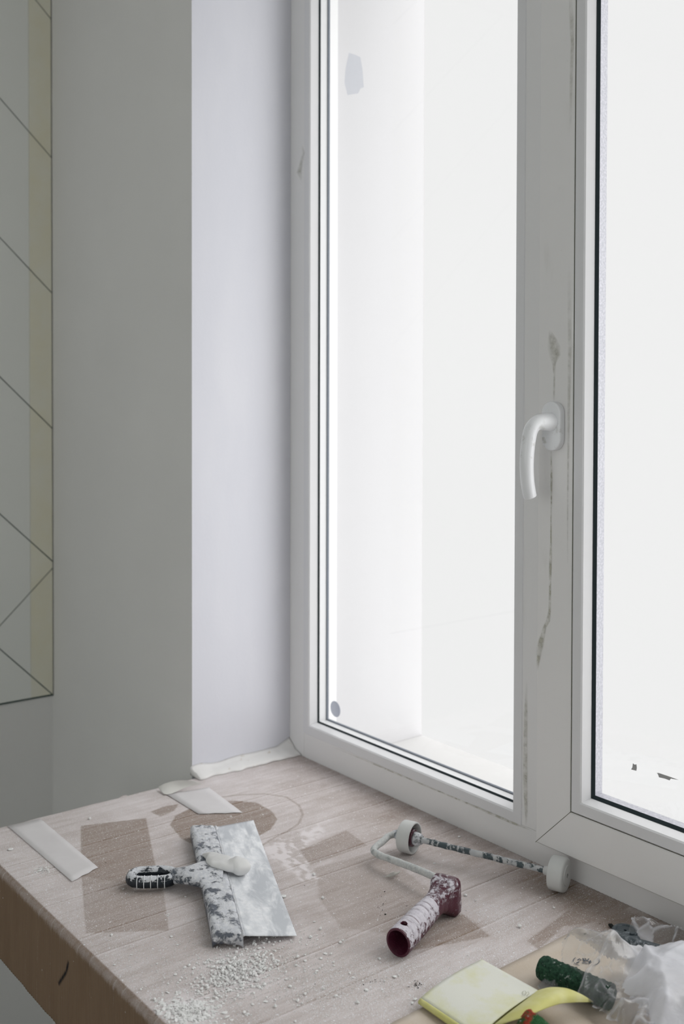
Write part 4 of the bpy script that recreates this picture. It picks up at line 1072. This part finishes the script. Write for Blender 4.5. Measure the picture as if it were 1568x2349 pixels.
# fine debris in two heaps and scattered grit: nobody could count it
def debris(name, n_, cen, sdv, s0, s1, flat, label, lim=None, ang=0):
    mb = MB(); base = []
    for s_ in range(6):
        b2 = bmesh.new(); bmesh.ops.create_icosphere(b2, subdivisions=1, radius=1)
        for vt in b2.verts: vt.co *= 1+.5*noise.noise(vt.co*1.7+Vector((s_*4, 0, 0)))
        base.append(([vt.co.copy() for vt in b2.verts], [tuple(x.index for x in fc.verts) for fc in b2.faces])); b2.free()
    for i in range(n_):
        a, b = random.gauss(0, 1)*sdv[0], random.gauss(0, 1)*sdv[1]
        a, b = a*math.cos(ang)-b*math.sin(ang), a*math.sin(ang)+b*math.cos(ang)
        q = P(cen[0]+a, min(2500, cen[1]+b))
        if q.y < YF+.010 or q.x < XC0+.01: continue
        s = s0*(s1/s0)**(random.random()**2.2); vs, fs = base[i % 6]
        R3 = Matrix.Rotation(random.uniform(0, 6.28), 3, 'Z') @ Matrix.Rotation(random.uniform(-.5, .5), 3, 'X')
        fl_ = random.uniform(flat*.6, flat*1.5); dn = math.exp(-((a/sdv[0])**2+(b/sdv[1])**2)/1.2)
        mb.add([q+R3 @ Vector((c.x*s, c.y*s*.7, c.z*s*fl_))+Vector((0, 0, s*fl_*.6+random.random()*.002*dn)) for c in vs], fs)
    return tag(mb.build(name, M_CR, recalc=False), label, 'plaster debris', kind='stuff')
debris('plaster_debris', 1500, (540, 2232), (55, 26), .0006, .0028, .65, 'loose heap of fine white plaster crumbs in front of the putty knife', ang=-.35)
debris('plaster_debris', 1100, (432, 2322), (42, 17), .0007, .0042, .22, 'bright heap of white plaster flakes by the front edge of the cardboard')
debris('plaster_grit', 3000, (640, 2230), (230, 75), .00035, .0009, .6, 'fine white grit strewn over the front of the cardboard')
debris('plaster_flakes', 160, (98, 1996), (14, 7), .0005, .0022, .3, 'small patch of white plaster flakes beside the left tape strip', ang=-.2)
# dark chips
M_DARK = plain('dark_chip', (.03, .032, .03), .8, .1)
_keep = M_CR; M_CR = M_DARK
debris('dark_chips', 26, (955, 2260), (11, 5), .0004, .0013, .4, 'tiny cluster of dark chips left of the yellow sandpaper tip')
debris('dark_chips', 14, (860, 2250), (12, 5), .0004, .0015, .3, 'few dark chips in front of the roller grip opening')
debris('dark_chips', 12, (878, 2085), (8, 22), .0005, .0018, .2, 'dark flecks along the cardboard left of the roller grip')
M_CR = _keep
for (a, b, r_, lb) in ((24, 1948, .0042, 'round dried paint drip at the far left of the cardboard'), (650, 2056, .0040, 'white dried drip right of the putty knife blade')):
    q = P(a, b, .0012); v, f = lathe(q, q+Vector((0, 0, 1)), [(0, .0001), (0, r_), (.0006, r_*.95), (.0012, r_*.6), (.0014, .0001)], 20)
    tag(mk('paint_drip', v, f, _keep, None, True), lb, 'paint drip')
sc = [P(1396, 2122, .002), P(1402, 2123, .003), P(1408, 2126, .002)]
v, f = sweep(sc, [.001, .0022, .0012], 8, wob=.002, wobf=200)
tag(mk('dark_speck', v, f, M_DARK, None, True), 'small black speck on the cardboard above the dark tool', 'debris')
# long plaster scrap near the roller wire
sc = smooth_path([P(880, 2012, .002), P(893, 2008, .004), P(905, 2004, .005), P(917, 1999, .004)], 5)
v, f = sweep(sc, [.0006+.0018*math.sin(math.pi*i/(len(sc)-1))+.0006*noise.noise(Vector((i*.9, 0, 0))) for i in range(len(sc))], 8, wob=.002, wobf=200)
tag(mk('plaster_scrap', v, f, M_CR2, None, True), 'thin pale plaster scrap lying below the roller wire', 'plaster scrap')
# heavier blob on the blade edge
for o in bpy.data.objects:
    if o.parent is None and o.type == 'MESH' and 'label' not in o and o.get('kind') != 'structure': print('UNTAGGED', o.name)
